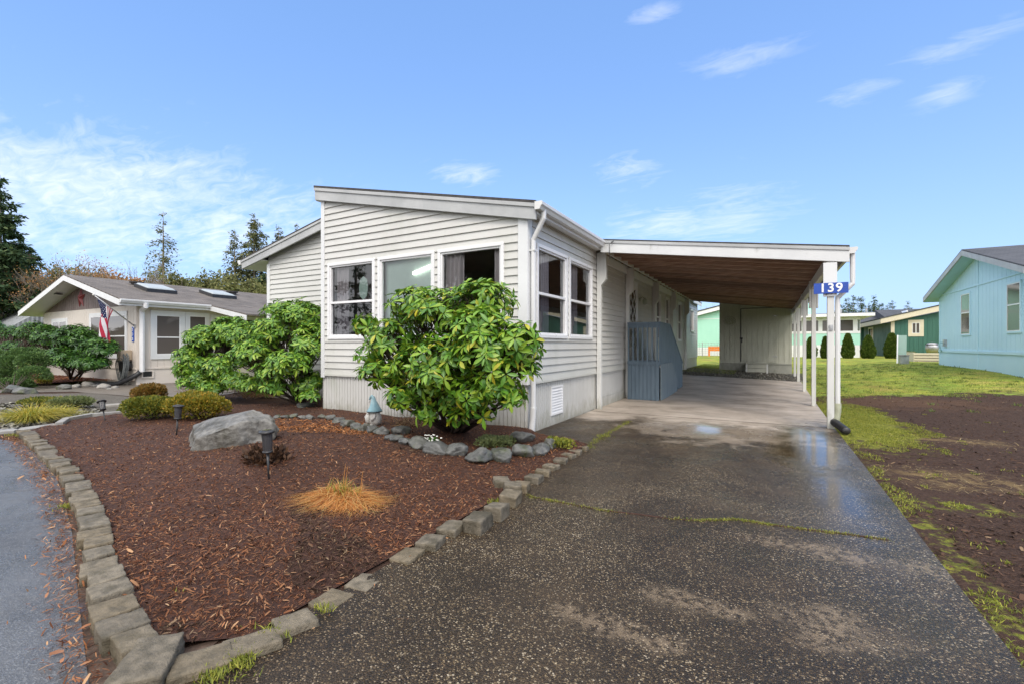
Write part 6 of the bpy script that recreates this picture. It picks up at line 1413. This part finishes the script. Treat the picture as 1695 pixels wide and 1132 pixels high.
mb = MB(); mb.beam((x-9.3*k, y+.25, .45), (x-5.3*k, y+.75, .45+47*k), .05, .06); mb.build('side_batten', M['trim'], t)
x, y = dep(1496, d-.6); t = thing('utility_box', (x, y, .5), 'small grey utility box standing on the lawn', 'utility box')
mb = MB(); mb.box(x-.17, x+.17, y-.15, y+.15, .42, .86); mb.build('cabinet', M['metal'], t, bevel=.02); mb = MB(); mb.box(x-.19, x+.19, y-.17, y+.17, .86, .89); mb.build('lid', M['timber'], t, bevel=.008)
small_shrub('round_shrub', (*dep(1503, 28), .48), 'small round green shrub beside the grey utility box', [(*dep(1503, 28), .66, .5, .4, .3)], 1500, .07, M['sage'], seed=41)
x, y = dep(1543, 30); t = thing('grey_bin', (x, y, .9), 'grey-green barrel-shaped bin standing behind the planter', 'bin'); mb = MB(); mb.lathe((x, y, .85), [(.28,0), (.34,.25), (.34,.5), (.25,.62), (.05,.66)], 14); mb.build('body', M['metal'], t, smooth=True); mb = MB(); mb.lathe((x, y, 1.35), [(.35,0), (.36,.03), (.35,.05)], 14); mb.build('lid', M['black'], t)

# ------------------------------------------------------------------ trees
def conifer(px, pyt, depth, w, label, mat, seed, dens=1.0, droop=.35, z0=0, gap=.0, cat='conifer', group=None, lo=.08, name='conifer_tree', brmul=1, taper=.85, pos=None, jit=.07, hang=1):
    x, y = dep(px, depth) if pos is None else pos; h = (CH + (HY-pyt)/F_*depth - z0) if pos is None else pyt
    r = np.random.default_rng(seed); C, D, L, mbt = [], [], [], MB()
    mbt.tube([(x,y,z0-.2), (x+.1,y,z0+h*.5), (x,y,z0+h)], [h*.013, h*.009, h*.001], 7)
    nlev = int(h*2.0*brmul)
    for i in range(nlev):
        t_ = lo + (1-lo)*(i+r.random())/nlev; rad = w*(1-t_)**taper*r.uniform(.5, 1.12) + .12
        if r.random() < gap: continue
        for k in range(int(r.integers(3, 5))):
            a = r.random()*6.283; e = .25*t_ - droop*(1-t_)*.5 + r.normal()*.08; o = np.array([x, y, z0+h*t_]); dd = np.array([math.cos(a), math.sin(a), e])
            if rad > w*.25: mbt.tube([tuple(o), tuple(o+dd*rad*.9)], [.004*h*.35+.01, .01], 3, cap=False)
            m_ = int(max(6, rad*30*dens)); u = r.random(m_)**.8; p = o + dd*(rad*u)[:,None]; p[:,2] -= droop*rad*.35*u**2
            sp_ = rad*.17*(1-u*.55); sd_ = np.array([-math.sin(a), math.cos(a), 0]); p += sd_*(r.normal(size=m_)*sp_*1.15)[:,None]; p[:,2] -= np.abs(r.normal(size=m_))*(.16*rad+.18)*r.uniform(.3, 1.2)*hang; p += r.normal(size=(m_,3))*jit
            C.append(p); D.append(np.repeat([dd], m_, 0)*.6 + sd_*(r.normal(size=m_)*.6)[:,None] + r.normal(size=(m_,3))*.45 + [0,0,-.45]); L.append(np.full(m_, .16 + .03*w + rad*.05))
    C, D, L = np.concatenate(C), unit(np.concatenate(D)), np.concatenate(L)*r.uniform(.5, 1.4, sum(map(len, L))); n = len(C)
    s = unit(np.cross(D, [0,0,1.]) + r.normal(size=(n,3))*.4); l = L[:,None]
    V = np.stack([C-s*l*.12, C+D*l*.5-s*l*.26, C+D*l, C+D*l*.5+s*l*.26], 1).reshape(-1,3)
    t = thing(name, (x, y, z0), label, cat, group); npmesh('foliage', V, [np.arange(4*n).reshape(n,4)], mat, t); mbt.build('trunk', M['bark2'], t)
    return t
def bare_tree(px, pyt, depth, w, label, seed, leaf=None, nleaf=0, ll=.25, z0=0, pos=None, cat='tree', name='bare_tree', levels=5):
    x, y = dep(px, depth) if pos is None else pos; h = (CH + (HY-pyt)/F_*depth) if pos is None else pyt; r = random.Random(seed); mb = MB(); tips = []
    def grow(p, d, L, rad, lev):
        q = p + d*L; rad = max(rad, h*.0011); mb.tube([p, p.lerp(q, .5) + Vector((r.gauss(0,1), r.gauss(0,1), 0))*L*.04, q], [rad, rad*.85, rad*.68], 5 if lev > 2 else 3, cap=False)
        tips.append(q)
        if lev == 0: return
        for k in range(r.choice((2, 3, 3))):
            nd = (d + Vector((r.gauss(0,1)*w, r.gauss(0,1)*w, r.gauss(.12,.25)))*.55).normalized(); grow(p.lerp(q, r.uniform(.6, 1)), nd, L*r.uniform(.62, .86), rad*.6, lev-1)
    for k in range(3): grow(Vector((x, y, z0)), Vector((r.gauss(0,.14), r.gauss(0,.14), 1)).normalized(), h*.25, h*.012, levels)
    zs = max(t_.z for t_ in tips); sc = h/zs
    mb.v = [(x+(a-x)*sc, y+(b_-y)*sc, c*sc) for a, b_, c in mb.v]
    t = thing(name, (x, y, z0), label, cat); mb.build('limbs', M['bark2'], t)
    if nleaf:
        rr_ = np.random.default_rng(seed); T_ = np.array([(x+(q.x-x)*sc, y+(q.y-y)*sc, q.z*sc) for q in tips if q.z*sc > h*.3]); i = rr_.choice(len(T_), nleaf); C = T_[i] + rr_.normal(size=(nleaf,3))*h*.035
        D = unit(rr_.normal(size=(nleaf,3))); s = unit(np.cross(D, rr_.normal(size=(nleaf,3)))); l = ll*rr_.uniform(.5,1.4,nleaf)[:,None]
        V = np.stack([C-s*l*.3, C+D*l*.5-s*l*.4, C+D*l, C+D*l*.5+s*l*.4], 1).reshape(-1,3); npmesh('foliage', V, [np.arange(4*nleaf).reshape(nleaf,4)], leaf, t)
    return t
conifer(0, 290, 42, 5.2, 'huge dark fir towering at the left edge of the photo', M['fir'], 1, 2.0, .4, group=None, brmul=1.15, taper=.8, jit=.06, hang=.7)
conifer(28, 400, 48, 5.0, 'shorter dense fir right beside the huge fir', M['fir'], 2, 2.2, .5, brmul=1.6, taper=.6)
conifer(270, 350, 62, 4.2, 'tall slender open conifer behind the beige house roof', M['cedar'], 3, .55, .35, gap=.15, taper=.75)
conifer(388, 380, 62, 4.75, 'slender cedar left of the tallest one by the eave', M['cedar'], 4, .8, .45, brmul=1.2)
conifer(420, 355, 64, 5.5, 'tallest cedar beside the left eave of the white house', M['cedar'], 5, 1.0, .45, brmul=1.3, taper=.7)
conifer(461, 374, 66, 5.0, 'conifer tip rising just over the low roof of the white house', M['cedar'], 6, .9, .4, brmul=1.2)
conifer(440, 452, 56, 5.0, 'low broad dark conifer beneath the slender cedars', M['fir'], 7, 2.0, .45, brmul=1.5, taper=.6)
conifer(492, 372, 70, 4.0, 'conifer just showing left of the tall front wall', M['cedar'], 16, .9, .4, brmul=1.2)
bare_tree(95, 424, 44, .55, 'bare pale deciduous tree left of the beige gable', 1, M['autumn'], 1500, .12)
bare_tree(140, 432, 46, .6, 'bare tree with brownish twigs above the beige gable', 2, M['autumn'], 4000, .13)
bare_tree(60, 442, 50, .55, 'bare tree beside the dense fir', 3, M['olive'], 900, .2)
bare_tree(232, 425, 55, .45, 'thin bare tree left of the tall slender conifer', 4)
bare_tree(320, 445, 55, .6, 'bare tree with sparse olive leaves right of the slender conifer', 5, M['olive'], 1300, .22)
bare_tree(185, 458, 48, .75, 'low russet-leaved tree over the beige roof ridge', 6, M['autumn'], 14000, .26)
bare_tree(215, 462, 50, .75, 'second russet tree nearer the slender conifer', 7, M['autumn'], 12000, .26)
bare_tree(350, 452, 58, .65, 'olive-green leafy tree left of the cedars', 8, M['olive'], 15000, .28)
bare_tree(300, 462, 52, .75, 'low olive thicket tree over the skylights', 9, M['olive'], 14000, .28)
bare_tree(262, 468, 60, .75, 'low russet tree at the foot of the slender conifer', 10, M['autumn'], 8000, .2)
bare_tree(118, 448, 52, .75, 'low brown thicket tree between the dense fir and the beige gable', 21, M['olive'], 12000, .26)
bare_tree(395, 462, 50, .75, 'olive thicket tree between the skylight roof and the cedars', 22, M['olive'], 14000, .28)
bare_tree(1163, 497, 60, .5, 'small bare tree above the mint house roof', 12)
for i, (px, py, w) in enumerate([(1388,500,4.6),(1402,493,4.4),(1412,489,4.8),(1425,490,4.8),(1446,489,5.2),(1459,500,4.4),(1437,502,4.2),(1477,497,4.0),(1469,506,3.6),(1503,499,4.2),(1395,504,5)]):
    conifer(px, py, 118+i*2.5, w*.8, ['dark fir just right of the number sign', 'fir second from the number sign', 'pointed fir above the white downspout', 'pointed fir in the middle of the far treeline', 'broad tall fir in the far treeline', 'rounded small fir beside the broad tall one', 'low fir between the pointed and the broad fir', 'lone narrow fir at the right end of the treeline', 'lowest fir left of the lone narrow fir', 'fir behind the small white gable', 'squat fir closest to the number sign'][i], M['fir'], 30+i, 1.0, .4, .5, group='firs in the far treeline on the right', brmul=.9, taper=.6)
# trees across the street behind the camera, the ones mirrored in the windows
conifer(0, 13, 0, 3.6, 'tall fir across the street mirrored in the front windows', M['fir'], 51, 1.2, .4, pos=(-31.5, -16), brmul=.6)
conifer(0, 11, 0, 3.2, 'narrower fir across the street mirrored in the windows', M['fir'], 52, 1.2, .4, pos=(-37, -15), brmul=.6)
conifer(0, 17, 0, 6.0, 'broad fir across the street mirrored in the large pane', M['fir'], 53, 1.8, .5, pos=(-17, -16), brmul=1.4, taper=.6)
SUN_E, SKY_S, EXPO = 1.15, .13, .95
HZ, SKYH, SKYMIX, SKYB, CLOUD = .85, (3.1, 3.9, 4.95), .5, (.98, 2.1, 4.75), (5.5, 5.5, 5.5)
CLOUD_FILL = (8.6, 8.5, 8.4)  # added out-of-view cloud, brighter than the visible wisps to fill the scene
DN = True
# ------------------------------------------------------------------ camera, light, sky
cam = bpy.data.cameras.new('camera'); co = bpy.data.objects.new('camera', cam); COL.objects.link(co)
cam.sensor_width = 36; cam.lens = 36*F_/1695; cam.shift_y = (HY-566)/1695; cam.clip_end = 2000; cam.clip_start = .05
co.location = (0, 0, CH); co.rotation_euler = (R(90), 0, YAW); S.camera = co
sd = Vector((.42, -.62, .80)).normalized()              # towards the sun
sun = bpy.data.lights.new('sun', 'SUN'); sun.energy = SUN_E; sun.angle = R(22); sun.color = (1, .92, .82)
so = bpy.data.objects.new('sun', sun); COL.objects.link(so); so.rotation_euler = sd.to_track_quat('Z', 'Y').to_euler()
wd = bpy.data.worlds.new('World'); S.world = wd; wd.use_nodes = True; nt = wd.node_tree; nt.nodes.clear()
sky = nt.nodes.new('ShaderNodeTexSky'); sky.sky_type = 'NISHITA'; sky.sun_disc = False
sky.sun_elevation = math.asin(sd.z); sky.sun_rotation = math.atan2(sd.x, sd.y)
sky.air_density = 1.0; sky.dust_density = .6; sky.ozone_density = 1.6
t = nt.nodes.new('ShaderNodeTexCoord'); sp = nt.nodes.new('ShaderNodeSeparateXYZ'); nt.links.new(t.outputs['Generated'], sp.inputs[0])
zz = mth(nt, 'ADD', mth(nt, 'MAXIMUM', sp.outputs[2], 0), .12)
cb = nt.nodes.new('ShaderNodeCombineXYZ'); nt.links.new(mth(nt, 'DIVIDE', sp.outputs[0], zz), cb.inputs[0]); nt.links.new(mth(nt, 'DIVIDE', sp.outputs[1], zz), cb.inputs[1])
def skymask(px, py, rx, ry):
    """soft patch of sky round the direction seen at px,py"""
    d = Vector((*ray(px), (HY-py)/F_)).normalized(); az = math.atan2(d.x, d.y)
    mp = nt.nodes.new('ShaderNodeMapping'); mp.vector_type = 'TEXTURE'; mp.inputs['Location'].default_value = d
    mp.inputs['Rotation'].default_value = (0, 0, -az); mp.inputs['Scale'].default_value = (rx, 1, ry)
    nt.links.new(t.outputs['Generated'], mp.inputs[0]); ln = nt.nodes.new('ShaderNodeVectorMath'); ln.operation = 'LENGTH'; nt.links.new(mp.outputs[0], ln.inputs[0])
    mr = nt.nodes.new('ShaderNodeMapRange'); mr.interpolation_type = 'SMOOTHSTEP'; nt.links.new(ln.outputs['Value'], mr.inputs[0]); mr.inputs[1].default_value = 1.25; mr.inputs[2].default_value = 0
    return mr.outputs[0]
mk = None
for a in [(150, 330, .42, .15), (360, 370, .34, .12), (40, 290, .3, .12), (250, 290, .25, .07), (1230, 100, .13, .028), (1030, 280, .11, .045), (1220, 355, .15, .09), (1590, 75, .11, .03), (1430, 150, .09, .022), (770, 285, .1, .035), (1100, 370, .16, .05), (1080, 25, .07, .018), (1570, 155, .05, .025)]:
    s_ = skymask(*a); mk = s_ if mk is None else mx(nt, mk, s_)
mp = nt.nodes.new('ShaderNodeMapping'); mp.inputs['Rotation'].default_value = (0, 0, R(25)); mp.inputs['Scale'].default_value = (1.0, 2.3, 1); nt.links.new(cb.outputs[0], mp.inputs[0])
n1 = nz(nt, mp.outputs[0], 1.5, 9, .58, .8)
n2 = nz(nt, mp.outputs[0], 5.5, 8, .62, 1.2)
cl = mth(nt, 'MULTIPLY', mth(nt, 'SUBTRACT', mth(nt, 'ADD', mth(nt, 'ADD', mth(nt, 'MULTIPLY', n1, .6), mth(nt, 'MULTIPLY', n2, .5)), mth(nt, 'MULTIPLY', mk, .26)), .655), 2.2, clamp=True)
rt = nt.nodes.new('ShaderNodeMapRange'); nt.links.new(sp.outputs[0], rt.inputs[0]); rt.inputs[1].default_value = -.45; rt.inputs[2].default_value = 0; rt.inputs[3].default_value = .85; rt.inputs[4].default_value = .5
cl = mth(nt, 'MULTIPLY', mth(nt, 'MULTIPLY', cl, mth(nt, 'POWER', mk, .5)), rt.outputs[0])
behind = ramp(nt, [(.30, g3(.35)), (.50, g3(.92))], nz(nt, mp.outputs[0], .5, 6, .55))   # unseen cloud behind and overhead, added as neutral fill light
bk = nt.nodes.new('ShaderNodeMapRange'); nt.links.new(sp.outputs[1], bk.inputs[0]); bk.inputs[1].default_value = .15; bk.inputs[2].default_value = -.35
ov = nt.nodes.new('ShaderNodeMapRange'); nt.links.new(sp.outputs[2], ov.inputs[0]); ov.inputs[1].default_value = .64; ov.inputs[2].default_value = .82
cb2 = mth(nt, 'MULTIPLY', behind, mx(nt, bk.outputs[0], ov.outputs[0]))
hz = mth(nt, 'POWER', mth(nt, 'SUBTRACT', 1.0, mth(nt, 'MAXIMUM', sp.outputs[2], 0), clamp=True), 5.0)
skc = mix(nt, mth(nt, 'MULTIPLY', hz, HZ), sky.outputs[0], SKYH)
skc = mix(nt, SKYMIX, skc, SKYB)
out = mix(nt, cb2, mix(nt, cl, skc, CLOUD), CLOUD_FILL)
bg = nt.nodes.new('ShaderNodeBackground'); bg.inputs[1].default_value = SKY_S; nt.links.new(out, bg.inputs[0])
wo = nt.nodes.new('ShaderNodeOutputWorld'); nt.links.new(bg.outputs[0], wo.inputs[0])
S.view_settings.view_transform = 'Standard'; S.view_settings.look = 'None'; S.view_settings.gamma = 1; S.view_settings.exposure = EXPO
S.cycles.use_denoising = DN; S.cycles.max_bounces = 6; S.cycles.transparent_max_bounces = 12; S.cycles.caustics_reflective = False; S.cycles.caustics_refractive = False
